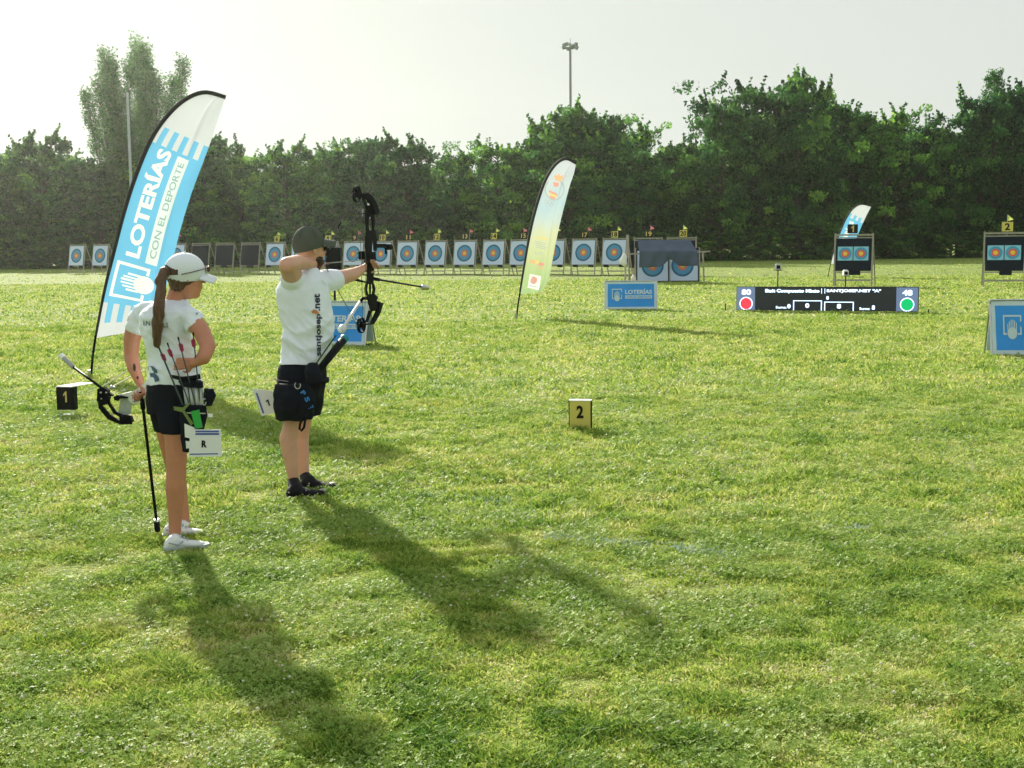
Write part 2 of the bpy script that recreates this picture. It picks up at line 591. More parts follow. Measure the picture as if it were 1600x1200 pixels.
# white clover flower heads
FLOW = mat('clover_flower', (0.72, 0.72, 0.60), 0.8, 0.1, 60, trans=0.3)
x, y = scatter(26000, 3.6, 22, rs)
f = 0.5 * vnoise(x, y, 0.7, 11) + 0.5 * vnoise(x, y, 0.30, 14)
k = f > 0.57 + 0.20 * rs.rand(len(x))
x = x[k]; y = y[k]
oct_ = np.array([(1, 0, 0), (-1, 0, 0), (0, 1, 0), (0, -1, 0), (0, 0, .8), (0, 0, -.8)])
of = np.array([(0, 2, 4), (2, 1, 4), (1, 3, 4), (3, 0, 4), (2, 0, 5), (1, 2, 5), (3, 1, 5), (0, 3, 5)])
r = 0.004 + 0.005 * rs.rand(len(x))
cz = 0.03 + 0.025 * rs.rand(len(x))
V = (np.stack([x, y, cz], 1)[:, None, :] + oct_[None] * r[:, None, None]).reshape(-1, 3)
Fx = (np.arange(len(x))[:, None, None] * 6 + of[None]).ravel()
me = raw_mesh('clover_flowers', V, Fx, np.full(len(x) * 8, 3), [FLOW])
tag(obj_me(me, 'clover_flowers'), 'tiny white clover flower heads dotted over the grass', 'clover flowers', kind='stuff')

# remains of a chalked line on the grass
fl_v = []; 
for (ax, ay, bx_, by_, n_) in ((850, 842, 1180, 872, 1500), (1265, 826, 1500, 842, 900), (660, 778, 800, 786, 600), (1230, 640, 1560, 660, 700)):
    a_ = G(ax, ay); b_ = G(bx_, by_)
    tt_ = rs.rand(n_); w_ = rs.randn(n_) * .07
    X_ = a_.x + (b_.x - a_.x) * tt_; Y_ = a_.y + (b_.y - a_.y) * tt_ + w_
    kk = rs.rand(n_) < .20 + .6 * (vnoise(X_, Y_, .25, 21) > .5)
    fl_v.append(np.stack([X_[kk], Y_[kk], 0.008 + 0.022 * rs.rand(kk.sum())], 1))
fp = np.concatenate(fl_v); n_ = len(fp)
a_ = rs.randn(n_, 3); a_ /= np.linalg.norm(a_, axis=1)[:, None]; b_ = rs.randn(n_, 3); b_ /= np.linalg.norm(b_, axis=1)[:, None]
V = np.stack([fp - a_ * .009, fp + b_ * .004, fp + a_ * .009, fp - b_ * .004], 1).reshape(-1, 3)
me = raw_mesh('chalk_line', V, np.arange(4 * n_), np.full(n_, 4), [mat('chalk', (0.34, 0.45, 0.38), .9, .1, 30, trans=.3)])
tag(obj_me(me, 'chalk_line'), 'faded pale chalk line broken up across the grass in the foreground', 'field line', kind='stuff')

# ------------------------------------------------------------------ trees
BARK = mat('bark', (0.10, 0.09, 0.07), 0.9, 0.4, 5, bump=0.6, bscale=12, spec=0.1)
LEAFA = leaf_material('tree_leaf', [(0.0, (0.018, 0.075, 0.026)), (0.45, (0.050, 0.165, 0.044)), (0.8, (0.12, 0.30, 0.065)), (1.0, (0.22, 0.42, 0.09))], 0.6, 0.5, 0.06, vary=True)
LEAFB = leaf_material('poplar_leaf', [(0.0, (0.04, 0.13, 0.035)), (0.5, (0.08, 0.22, 0.055)), (1.0, (0.15, 0.32, 0.08))], 0.6, 0.45, 0.06)
def leaves_mesh(name, pts, size, seed, matl, tint):
    r = np.random.RandomState(seed)
    n = len(pts)
    a = r.randn(n, 3); a /= np.linalg.norm(a, axis=1)[:, None]
    b = r.randn(n, 3); b -= a * (a * b).sum(1)[:, None]; b /= np.linalg.norm(b, axis=1)[:, None]
    s = (size * (0.6 + 0.8 * r.rand(n)))[:, None]
    V = np.stack([pts - a * s, pts + b * s * 0.5, pts + a * s, pts - b * s * 0.5], 1).reshape(-1, 3)
    return raw_mesh(name, V, np.arange(4 * n), np.full(n, 4), [matl], np.repeat(tint, 4))
def make_tree(seed, kind='broad', H=10.0, R=3.0, nleaf=17000, leaf=0.10):
    r = random.Random(seed); q = np.random.RandomState(seed)
    tb = MB()
    pts = []; wts = []
    stems = []
    if kind == 'poplar':
        ns = 14
        for i in range(ns):
            a = r.random() * 6.28; rad = R * (0.15 + 0.85 * math.sqrt(i / ns))
            top = H * (1.0 - 0.22 * (rad / R) ** 2) * (0.88 + 0.12 * r.random())
            p = [Vector((0.2 * math.cos(a), 0.2 * math.sin(a), 0)), Vector((rad * 0.45 * math.cos(a), rad * 0.45 * math.sin(a), top * 0.3)),
                 Vector((rad * 0.85 * math.cos(a), rad * 0.85 * math.sin(a), top * 0.65)), Vector((rad * math.cos(a), rad * math.sin(a), top))]
            stems.append(p)
            tb.tube(p, [0.2, 0.13, 0.07, 0.02], 6)
            for k in range(34):
                t = 0.12 + 0.88 * (k / 34)
                j = min(2, int(t * 3)); ft = t * 3 - j
                b0 = p[j].lerp(p[j + 1], ft)
                aa = r.random() * 6.28; ln = H * 0.085 * (1.15 - t * 0.75) * (0.6 + 0.8 * r.random())
                e = b0 + Vector((math.cos(aa) * ln * 0.55, math.sin(aa) * ln * 0.55, ln * 1.1))
                tb.tube([b0, e], [0.03, 0.008], 4)
                for m_ in range(5):
                    pts.append(b0.lerp(e, 0.2 + 0.8 * m_ / 4)); wts.append((0.115 + 0.04 * r.random()) * H / 10)
    else:
        wob = Vector((r.uniform(-.5, .5), r.uniform(-.5, .5), 0))
        tr = [Vector((0, 0, 0)), Vector((wob.x * .4, wob.y * .4, H * .3)), Vector((wob.x, wob.y, H * .6)), Vector((wob.x * .7, wob.y * 1.2, H * .93))]
        tb.tube(tr, [H * .018, H * .013, H * .008, 0.02], 7)
        lobes = [(r.random() * 6.28, 0.75 + 0.5 * r.random()) for _ in range(5)]
        nb = 46
        for k in range(nb):
            t = 0.10 + 0.88 * ((k + r.random() * .8) / nb)
            j = min(2, int(t * .999 / 0.93 * 3 * .93)); ft = min(1, t * 3 - j)
            b0 = tr[j].lerp(tr[j + 1], max(0, ft))
            a = k * 2.399 + r.uniform(-.4, .4)
            env = math.sin(math.pi * min(1, (t * 0.80 + 0.20) ** 1.1)) ** 0.55
            lob = 1.0 + 0.30 * math.sin(a * 2 + lobes[0][0]) + 0.22 * math.sin(a * 3 + t * 7 + lobes[1][0])
            ln = R * env * lob * (0.65 + 0.5 * r.random())
            upw = 0.15 + 0.75 * t + r.uniform(-.1, .2)
            e = b0 + Vector((math.cos(a) * ln, math.sin(a) * ln, ln * upw * 0.7))
            mid = b0.lerp(e, .5) + Vector((0, 0, ln * 0.06))
            tb.tube([b0, mid, e], [H * .005, H * .0032, .01], 4)
            for m_ in range(4):
                s = 0.40 + 0.60 * r.random()
                c = (b0.lerp(mid, s * 2) if s < .5 else mid.lerp(e, s * 2 - 1))
                a2 = a + r.uniform(-1.6, 1.6); l2 = ln * 0.36 * (0.4 + r.random())
                e2 = c + Vector((math.cos(a2) * l2, math.sin(a2) * l2, l2 * r.uniform(-.35, .9)))
                if m_ < 3:
                    tb.tube([c, e2], [.018, .006], 3)
                for u_ in ((1.0,) if m_ % 2 else (0.5, 1.0)):
                    pts.append(c.lerp(e2, u_)); wts.append(H * (0.014 + 0.030 * r.random() ** 1.5))
    if kind != 'poplar':
        # long thin shoots standing out of the crown
        top_pts = [p for p in pts if p.z > H * .55]
        for k in range(60):
            c = r.choice(top_pts); ln = H * r.uniform(.04, .12); a = r.random() * 6.28
            e = c + Vector((math.cos(a) * ln * .5, math.sin(a) * ln * .5, ln))
            for m_ in range(6):
                pts.append(c.lerp(e, .15 + .85 * m_ / 5)); wts.append(H * (0.0080 - .0010 * m_))
    pts = np.array([tuple(p) for p in pts]); wts = np.array(wts)
    pr = wts ** 1.2; idx = q.choice(len(pts), nleaf, p=pr / pr.sum())
    ct = q.rand(len(pts))  # per-clump tint puts lit and dark clumps into the leaf colour
    off = np.clip(q.randn(nleaf, 3), -1.35, 1.35) * wts[idx][:, None] * np.array([1.15, 1.15, 0.62 if kind != 'poplar' else 1.5])
    L_ = pts[idx] + off
    L_[:, 2] = np.maximum(L_[:, 2], 0.15)
    tint = np.clip(1.0 * ct[idx] ** 1.3 + 0.25 * (q.rand(nleaf) - .5), 0, 1)
    tm = tb.mesh('trunk'); tm.materials.append(BARK)
    lm = leaves_mesh('crown', L_, leaf, seed + 5, LEAFB if kind == 'poplar' else LEAFA, tint)
    return tm, lm
TT = [make_tree(i + 11, 'broad', 10.0, 2.9 + 0.35 * (i % 3), 17000, 0.13 + 0.015 * (i % 2)) for i in range(6)]
TP = make_tree(77, 'poplar', 19.3, 4.6, 90000, 0.10)
TS = [make_tree(i + 41, 'broad', 4.0, 2.0, 9000, 0.08) for i in range(2)]
def place_tree(name, label, cat, meshes, loc, sc, rz, group=None):
    t = thing(name, label, cat, loc, rz, group)
    t.scale = sc
    obj_me(meshes[0], 'trunk', t); obj_me(meshes[1], 'crown', t)
    return t
def hz(px):
    return 380 + (800 - px) * 0.0105
SKX = [-250, -100, 0, 60, 110, 150, 330, 380, 420, 455, 500, 560, 620, 660, 700, 730, 780, 830, 885, 930, 985, 1040, 1090, 1140, 1190, 1250, 1300, 1350, 1400, 1450, 1490, 1550, 1600, 1700, 1850]
SKY = [190, 205, 212, 197, 205, 225, 198, 200, 216, 206, 203, 213, 210, 226, 229, 236, 208, 198, 168, 180, 198, 190, 178, 140, 118, 100, 122, 136, 132, 156, 160, 112, 104, 110, 120]
rr = random.Random(5)
WHERE = [(-400, 'beyond the left edge of the line of targets'), (60, 'at the far left, left of the leftmost target'), (117, 'behind the leftmost target'), (154, 'behind the second target from the left'), (200, 'behind the lower part of the large blue feather flag'), (250, 'behind the middle of the large blue feather flag'),
         (310, 'right of the large blue feather flag, behind the leftmost bare black butt'), (350, 'behind the middle bare black butt'), (388, 'behind the rightmost bare black butt'), (427, 'behind the target left of the man in the cap'), (470, "above and behind the man's green cap"), (515, "behind the brim of the man's cap"), (550, 'behind the target just left of the drawn bow'), (590, 'directly behind the drawn bow'), (634, 'just right of the drawn bow'),
         (678, 'above the tip of the long front rod of the drawn bow'), (724, 'behind the third target right of the drawn bow'), (769, 'behind the second target left of the pale feather flag'), (815, 'behind the left edge of the pale feather flag'), (865, 'directly behind the top of the pale feather flag'), (910, 'below the floodlight mast, right of the pale feather flag'), (958, 'behind the last target before the tarpaulin'), (1011, 'behind the left half of the tarpaulin'), (1061, 'behind the right half of the tarpaulin'),
         (1110, 'just right of the tarpaulin rail'), (1160, 'above the left end of the score screen'), (1216, 'above the small camera on the left pole'), (1270, 'left of the distant blue and white feather flag'), (1332, 'behind the left one of the two near black butts'), (1385, 'just right of the distant feather flag tip'), (1430, 'above the right end of the score screen'),
         (1480, 'midway between the two near black butts'), (1530, 'beside the conifer, left of the rightmost black butt'), (1575, 'behind the rightmost black butt'), (1625, 'at the right edge of the photo')]
def where(px):
    return min(WHERE, key=lambda w_: abs(w_[0] - px))[1]
used = {}
px = -120.0
k = 0
ADJ = ['leafy', 'dense', 'bushy', 'ragged', 'broad', 'slender', 'spreading', 'dark']
while px < 1760:
    y = np.interp(px, SKX, SKY)
    d = 108 + 8 * (px / 1600) + rr.uniform(-2.5, 2.5)
    Ht = (hz(px) - y) / FPX * d + HCAM
    Ht *= rr.uniform(0.82, 0.98)
    X = (px - 800) / FPX * d
    in_view = -40 < px < 1640
    lab = None
    ws = where(px)
    if not in_view:
        lab = 'leafy tree of the wood just outside the picture'
    else:
        c_ = used.get(ws, 0); used[ws] = c_ + 1
        tall = 'tall' if Ht > 13 else ('low' if Ht < 10 else 'medium')
        lab = '%s %s tree %s' % (tall, ['leafy', 'ragged', 'dense'][min(c_, 2)], ws)
    if not (140 < px < 300):
        f = Ht / 10.4
        place_tree('broadleaf_tree', lab, 'tree', TT[k % 6], (X, d, 0), (f * rr.uniform(.9, 1.1) * (1.0 if Ht < 13 else 0.85), f * rr.uniform(.9, 1.1) * (1.0 if Ht < 13 else 0.85), f), rr.uniform(0, 6.28), 'front row of trees in the wood')
    k += 1
    px += rr.uniform(56, 76)
# second and third rows, behind
for row, (dd, hf, step) in enumerate(((8.0, 0.80, 64), (15.0, 0.66, 80))):
    px = -160.0 + row * 30
    while px < 1800:
        y = np.interp(px, SKX, SKY)
        d = 108 + 8 * (px / 1600) + dd + rr.uniform(-1, 1)
        Ht = ((hz(px) - y) / FPX * d + HCAM) * hf * rr.uniform(.92, 1.05)
        f = Ht / 10.4
        place_tree('broadleaf_tree', 'tree deep in the wood showing only between the front row crowns', 'tree', TT[(k * 5 + 1) % 6], ((px - 800) / FPX * d, d, 0), (f * 1.15, f * 1.15, f), rr.uniform(0, 6.28), 'trees deep in the wood')
        k += 1
        px += step * rr.uniform(.85, 1.15)
# undergrowth along the edge of the wood
for urow in (0, 1):
  px = -130.0
  while px < 1760:
    d = 106.5 + 8 * (px / 1600) + rr.uniform(-1, .6) + urow * 9
    f = rr.uniform(0.8, 1.15) * (1 + .5 * urow)
    place_tree('shrub', 'dark shrub in the undergrowth at the foot of the wood', 'shrub', TS[k % 2], ((px - 800) / FPX * d, d, -0.7), (f * 1.5, f, f * 0.9), rr.uniform(0, 6.28), 'shrubs along the foot of the wood')
    k += 1
    px += rr.uniform(34, 46) * (1 + .4 * urow)
place_tree('poplar_tree', 'very tall many stemmed poplar behind the large blue flag', 'tree', TP, ((240 - 800) / FPX * 108, 108, 0), (1.0, 1.0, 0.985), 0.6)
place_tree('broadleaf_tree', 'low rounded green tree growing under the tall poplar, left side', 'tree', TT[1], ((165 - 800) / FPX * 106, 106, 0), (.9, .9, .85), 2.1)
place_tree('broadleaf_tree', 'low rounded green tree growing under the tall poplar, right side', 'tree', TT[2], ((275 - 800) / FPX * 107, 107, 0), (.95, .95, .92), 1.1)
for px_, top_, lab_ in ((885, 168, 'tall round crowned tree under the floodlight mast, behind the pale feather flag'), (930, 182, 'broad tree just right of the floodlight mast'), (640, 212, 'leafy tree behind the gap between the bow rod tip and the pale flag')):
    H_ = (hz(px_) - top_) / FPX * 107 + HCAM
    place_tree('broadleaf_tree', lab_, 'tree', TT[3 if px_ != 930 else 5], ((px_ - 800) / FPX * 107, 107, 0), (H_ / 10.4,) * 3, px_ * .7, 'front row of trees in the wood')
# spiky conifer standing out of the skyline at the right
def conifer():
    r = random.Random(3); q = np.random.RandomState(3)
    tb = MB(); tb.tube([(0, 0, 0), (0, 0, 16)], [.22, .03], 7)
    pts = []
    for k in range(90):
        z = 3 + 13 * k / 90; a = k * 2.399
        ln = 2.6 * (1 - (z - 2) / 15) + .35
        e = Vector((math.cos(a) * ln, math.sin(a) * ln, z + ln * .25))
        tb.tube([(0, 0, z), e], [.04, .01], 4)
        for u_ in (.35, .55, .75, .9, 1.0):
            pts.append((e.x * u_, e.y * u_, z + (e.z - z) * u_))
    pts = np.array(pts); i = q.randint(0, len(pts), 9000)
    L_ = pts[i] + q.randn(9000, 3) * .16
    tm = tb.mesh('trunk'); tm.materials.append(BARK)
    return tm, leaves_mesh('crown', L_, .10, 8, LEAFA, q.rand(9000) * .6)
place_tree('conifer_tree', 'spiky conifer rising above the wood left of the right edge', 'tree', conifer(), ((1545 - 800) / FPX * 116, 116, 0), (1, 1, 1.0), 0)
# ------------------------------------------------------------------ targets
def face_material(name, stops):
    m = bpy.data.materials.new(name); m.use_nodes = True
    n = m.node_tree.nodes; L = m.node_tree.links
    b = n['Principled BSDF']
    tc = n.new('ShaderNodeTexCoord')
    mp = n.new('ShaderNodeMapping'); mp.inputs['Scale'].default_value = (1, 0, 1)
    L.new(tc.outputs['Generated'], mp.inputs[0])
    sb = n.new('ShaderNodeVectorMath'); sb.operation = 'SUBTRACT'; sb.inputs[1].default_value = (0.5, 0, 0.5)
    L.new(mp.outputs[0], sb.inputs[0])
    ln = n.new('ShaderNodeVectorMath'); ln.operation = 'LENGTH'
    L.new(sb.outputs[0], ln.inputs[0])
    mu = n.new('ShaderNodeMath'); mu.operation = 'MULTIPLY'; mu.inputs[1].default_value = 2.0
    L.new(ln.outputs['Value'], mu.inputs[0])
    cr = n.new('ShaderNodeValToRGB'); cr.color_ramp.interpolation = 'CONSTANT'
    while len(cr.color_ramp.elements) < len(stops):
        cr.color_ramp.elements.new(0.5)
    for i, (p, c) in enumerate(stops):
        cr.color_ramp.elements[i].position = p; cr.color_ramp.elements[i].color = (*c, 1)
    L.new(mu.outputs[0], cr.inputs[0])
    L.new(cr.outputs[0], b.inputs['Base Color'])
    b.inputs['Roughness'].default_value = 0.7
    tr = n.new('ShaderNodeBsdfTranslucent'); L.new(cr.outputs[0], tr.inputs['Color'])
    return m
PAPER = (0.60, 0.72, 0.97)
FACE_L = face_material('large_face', [(0.0, (0.80, 0.58, 0.10)), (0.16, (0.66, 0.20, 0.14)), (0.32, (0.08, 0.32, 0.58)), (0.59, (0.02, 0.13, 0.28)), (0.73, PAPER)])
FACE_S = face_material('small_face', [(0.0, (0.88, 0.60, 0.08)), (0.30, (0.78, 0.12, 0.09)), (0.54, (0.05, 0.33, 0.60)), (0.86, (0.25, 0.58, 0.78))])
PINK = mat('pink_pennant', (0.62, 0.22, 0.24), 0.8, 0.08, 5, trans=0.25)
YPEN = mat('yellow_pennant', (0.58, 0.66, 0.20), 0.8, 0.08, 5, trans=0.3)
LEAN = math.radians(9)
EX, EY, EZ = Vector((1, 0, 0)), Vector((0, 1, 0)), Vector((0, 0, 1))
def LP(x, z, y=0.0):
    # point on the leaning front plane, y in front (-) or behind (+) it
    return Vector((x, (z) * math.sin(LEAN) + y, z * math.cos(LEAN)))
def rot_lean():
    return Matrix.Rotation(-LEAN, 3, 'X')
def easel(name, label, cat, kind, num=None, pen=None, group=None, top=1.86, w=1.37, pen_h=0.62, seed=0):
    t = thing(name, label, cat, (0, 0, 0), 0, group)
    R = rot_lean(); hw = w / 2 - 0.03
    fr = MB()
    for s in (-1, 1):
        fr.bar(LP(s * hw, 0), LP(s * hw, top + .04), .055, .045)
    fr.bar(LP(-hw, top - .02, 0.002), LP(hw, top - .02, 0.002), .05, .06)
    fr.bar(LP(-hw, top - .12, 0.003), LP(hw, top - .12, 0.003), .04, .04)
    fr.bar(LP(-hw, .50, 0.003), LP(hw, .50, 0.003), .05, .05)
    build(fr, 'frame', WOOD, t)
    for s in (-1, 1):
        lg = MB(); a = LP(s * hw, top - .1, .05); b = Vector((s * (hw + .05), 1.02, 0))
        lg.bar(a, b, .045, .035); build(lg, 'rear_leg', WOOD, t)
    cb = MB(); cb.bar(LP(-hw, .20, .0).lerp(Vector((-hw, .95, .2)), .85), LP(hw, .20, .0).lerp(Vector((hw, .95, .2)), .85), .035, .035)
    cb.bar((-hw, .03, .19), (hw, .03, .19), .03, .03)
    build(cb, 'crossbar', WOOD, t)
    fo = MB(); c = LP(0, (0.54 + top - .15) / 2, .03)
    fo.box(c, (w - .14, .16, top - .15 - .56), R)
    if kind == 'large':
        for s in (-.42, .42):
            fo.box(LP(s, .47, .03), (.26, .12, .12), R)
    else:
        fo.box(LP(.05, .47, .02), (.40, .15, .13), R)
    build(fo, 'foam_butt', FOAM, t)
    yy = -.058
    if kind == 'large':
        pf = MB(); o = LP(0, 1.16, yy)
        pf.box((0, 0, 0), (1.23, .006, 1.23)); f = build(pf, 'target_face', FACE_L, t)
        f.location = o; f.rotation_euler = (-LEAN, 0, 0)
        pn = MB()
        for i, (a, b) in enumerate(((-.56, 1.73),)):
            pn.box(LP(a, b, yy - .01), (.03, .01, .05), R)
        build(pn, 'pin', INK, t)
    elif kind == 'small':
        for s in (-.285, .265):
            pf = MB(); pf.box((0, 0, 0), (.52, .006, .50)); f = build(pf, 'target_face', FACE_S, t)
            f.location = LP(s, 1.17, yy); f.rotation_euler = (-LEAN, 0, 0)
    if num is not None:
        odd = num % 2 == 1
        sg = MB(); zc = top + .20
        sx = random.Random(num).uniform(-.08, .08)
        sg.box(LP(sx, zc, .0), (.36, .02, .32), R)
        b = build(sg, 'number_plate', INK if odd else YEL, t)
        tx = MB(); s_ = str(num); wd = .17 if len(s_) == 1 else .29
        if num == 1: wd = .11
        (put_one if num == 1 else (lambda m, f: put_text(m, s_, f, 0.03)))(tx, lambda a, c: LP(sx - wd / 2 + a * wd, zc - .12 + c * .24, -.016))
        build(tx, 'digits', YELD if odd else INK, b)
    if pen:
        ps = MB(); px_ = .12 + .1 * random.Random(seed).uniform(-1, 1)
        zt = top + pen_h
        ps.tube([LP(px_, top - .1, .04), LP(px_, zt, .04)], .008, 5)
        st = build(ps, 'pennant_stick', STEEL, t)
        fl = MB(); r_ = random.Random(seed + 9); dr = r_.uniform(.1, .16)
        A = LP(px_, zt, .03); B = LP(px_, zt - .22, .03); D = LP(px_ + .20, zt - dr - .05, .08); M1 = LP(px_ + .09, zt - .14, -.02)
        fl.add([A, B, D, M1], [(0, 1, 3), (0, 3, 2), (3, 1, 2)])
        build(fl, 'pennant', pen, st)
    return t
ROT = math.radians(-27.5)
rowA = G(117, 428); rowB = G(958, 430)
def row_pt(px):
    r = ray(px, 400); d = rowB - rowA
    # intersection in plan
    det = r.x * (-d.y) - (-d.x) * r.y
    tt = (rowA.x * (-d.y) - (-d.x) * rowA.y) / det
    return Vector((r.x * tt, r.y * tt, 0))
RG = 'numbered targets standing in a long row'
row = [(117, 'large', None, None, 'leftmost target of the long row, white paper face without a number'),
       (154, 'large', None, None, 'second target from the left, just left of the big blue flag'),
       (273, 'large', None, PINK, 'target half hidden between the big blue flag and the white cap'),
       (310, 'bare', None, None, 'bare black butt without a face, leftmost of three beside the white cap'),
       (348, 'bare', None, None, 'bare black butt without a face, middle one of three beside the white cap'),
       (388, 'bare', None, None, 'bare black butt without a face, rightmost of three, left of target 6'),
       (427, 'large', 6, YPEN, 'target with yellow number 6 plate left of the man in the green cap'),
       (468, 'large', None, None, "target mostly hidden behind the man's head and arm"),
       (509, 'large', 8, YPEN, "target 8 behind the man's face and the black loudspeaker"),
       (550, 'large', 9, PINK, 'target with black number 9 plate just left of the drawn bow'),
       (593, 'large', 10, YPEN, 'target with yellow number 10 plate partly hidden by the drawn bow')]
for n_, x_ in zip(range(11, 19), (634, 678, 724, 769, 812, 862, 910, 958)):
    extra = {11: ', just right of the drawn bow', 12: ', second right of the bow', 13: ', third right of the bow', 14: ', second left of the pale feather flag', 15: ' half hidden by the pale feather flag', 16: ' mostly hidden by the pale feather flag', 17: ', just right of the pale feather flag', 18: ', last before the tarpaulin'}.get(n_, '')
    row.append((x_, 'large', n_, PINK if n_ % 2 else YPEN, 'target with %s number %d plate%s' % ('black' if n_ % 2 else 'yellow', n_, extra)))
row.append((195, 'large', None, None, 'target hidden behind the lower half of the big blue flag, left one'))
row.append((235, 'large', None, None, 'target hidden behind the lower half of the big blue flag, right one'))
for x_, k_, n_, p_, lab in row:
    e = easel('target_stand', lab, 'archery target', k_, n_, p_, RG, seed=x_)
    e.location = row_pt(x_); e.rotation_euler.z = ROT + random.Random(x_).uniform(-.03, .03)
for x_, n_ in ((1011, 19), (1063, 20)):
    e = easel('target_stand', 'bare butt behind the %s half of the slumped tarpaulin, with %s number %d plate' % ('left' if n_ == 19 else 'right', 'black' if n_ == 19 else 'yellow', n_), 'archery target', 'bare', n_, PINK if n_ == 19 else YPEN, RG, seed=x_, w=1.42)
    p = row_pt(x_); p.y -= 1.0; p.x -= .08
    e.location = p; e.rotation_euler.z = math.radians(-12)
for x_, y_, n_ in ((1332, 447, 1), (1568, 448, 2)):
    p = G(x_, y_)
    e = easel('target_stand', 'near black butt with two small coloured faces and %s number %d plate' % ('black' if n_ == 1 else 'yellow', n_), 'archery target', 'small', n_, None if n_ == 1 else YPEN, 'two near competition targets', seed=3)
    e.location = p; e.rotation_euler.z = math.radians(-20)

# tarpaulin hanging over a rail in front of targets 19 and 20, two faces standing on the ground below it
TARP = mat('tarpaulin', (0.070, 0.10, 0.17), 0.8, 0.25, 3, bump=0.5, bscale=5)
base = G(1044, 441); rzt = math.radians(-8)
def sideways(px, d, z):
    return Vector(((px - 800) / FPX * d, d, z))
D0 = base.y
for x_, lab in ((1021, 'left of two target butts standing on the ground under the tarpaulin'), (1067.5, 'right of two target butts standing on the ground under the tarpaulin')):
    t = thing('target_butt', lab, 'target butt', sideways(x_, D0, 0), rzt * .4, 'target butts on the ground under the tarpaulin')
    ORG[t.name] = Vector((0, 0, 0))
    R = rot_lean(); m_ = MB(); m_.box(LP(0, .70, .08), (1.34, .14, 1.36), R); build(m_, 'foam_butt', FOAM, t)
    fr = MB()
    for s in (-.69, .69): fr.bar(LP(s, 0, .05), LP(s, 1.42, .05), .05, .08)
    build(fr, 'frame', WOOD, t)
    pf = MB(); pf.box((0, 0, 0), (1.24, .006, 1.24)); f = build(pf, 'target_face', FACE_L, t)
    f.location = LP(0, .68, -.001); f.rotation_euler = (-LEAN, 0, 0)
D1 = D0 - .9
t = thing('wooden_rail', 'grey wooden rail on a post carrying the tarpaulin', 'rail', sideways(1044, D1 + .35, 0))
m_ = MB(); m_.bar(sideways(974, D1 + .5, 1.16), sideways(1110, D1 + .2, 1.24), .05, .06); build(m_, 'rail', WOOD, t)
for px_, py0 in ((1099, 0), (977, 0)):
    m_ = MB(); m_.bar(sideways(px_, D1 + .3, 1.2), sideways(px_ + 2, D1 + .25, 0), .06, .05); build(m_, 'post', WOOD, t)
# tarpaulin cloth: sheet from the top bar down over the rail, gathered in the middle
def tarp():
    d = D1 - .02
    m_ = MB(); nu, nv = 48, 24
    vs = []
    for i in range(nu + 1):
        u = i / nu
        for j in range(nv + 1):
            v = j / nv
            top_px = 996 + u * (1079 - 996); rail_px = 999 + u * (1090 - 999) ; bot_px = 999 + u * (1091 - 999)
            if v < .45:
                f = v / .45; px_ = top_px + (rail_px - top_px) * f; yy = 375 + (392 - 375) * f + 0.0
                dd = d + .15 - .35 * f
            else:
                f = (v - .45) / .55; px_ = rail_px + (bot_px - rail_px) * f
                by = 421 + 0 * u
                pinch = math.exp(-((u - .52) / .10) ** 2)
                by = 418 - 11 * pinch - 3 * u
                yy = 392 + (by - 392) * f
                dd = d - .2 + .05 * f
            sag = 2.0 * math.sin(math.pi * min(1, v / .45)) if v < .45 else 0
            fold = .05 * math.sin(u * 23 + v * 5) * (.3 + v) + .22 * math.exp(-((u - .50 - .10 * (v - .45)) / .045) ** 2) * max(0, v - .15) - .04 * math.sin(u * 9 - 4 * v) * v
            vs.append(P(px_, yy + sag, dd) - Vector((0, fold, 0)))
    fs = [(i * (nv + 1) + j, (i + 1) * (nv + 1) + j, (i + 1) * (nv + 1) + j + 1, i * (nv + 1) + j + 1) for i in range(nu) for j in range(nv)]
    m_.add(vs, fs)
    o = build(m_, 'tarpaulin', TARP, None, smooth=True)
    so_ = o.modifiers.new('s', 'SOLIDIFY'); so_.thickness = .006
    return o
tag(tarp(), 'blue grey tarpaulin slumped over a rail in front of targets 19 and 20', 'tarpaulin')
# folded wooden easel and white bag left of the tarpaulin
t = thing('folded_easel', 'narrow folded wooden easel standing between target 18 and the tarpaulin', 'easel', sideways(981, D1 + .3, 0))
m_ = MB()
for a, b in (((977, 0), (982, 1.92)), ((986, 0), (981, 1.92)), ((984, 0), (983, 1.95)), ((991, 0), (982, 1.75)),):
    m_.bar(sideways(a[0], D1 + .4 + .02 * (a[0] - 980), a[1]), sideways(b[0], D1 + .45 + .02 * (a[0] - 980), b[1]), .05, .04)
build(m_, 'frame', WOOD, t)
m_ = MB(); m_.box(sideways(988, D1 + .75, 1.15), (.20, .1, 1.1)); build(m_, 'foam_strip', FOAM, t)
m_ = MB(); c = sideways(976, D1 + .1, .86)
m_.loft([(c + Vector((.03 * math.sin(k * 1.3), 0, .36 - k * .09)), Vector((r_, 0, 0)), Vector((0, r_ * .6, 0))) for k, r_ in enumerate((.03, .08, .12, .14, .15, .13, .05))], 12)
o = build(m_, 'white_bag', WHITE, None, smooth=True); tag(o, 'white cloth bag hanging on the folded easel beside the tarpaulin', 'bag')
m_ = MB(); c = sideways(991, D1 + .05, 0)
m_.loft([(c + Vector((0, 0, z)), Vector((r_, 0, 0)), Vector((0, r_, 0))) for z, r_ in ((0, .09), (.02, .10), (.2, .10), (.27, .07), (.30, .04), (.34, .04))], 14)
o = build(m_, 'white_jug', mat('jug_plastic', (.72, .72, .62), .4, .05), None, smooth=True); tag(o, 'small white plastic jug on the grass at the foot of the folded easel', 'jug')

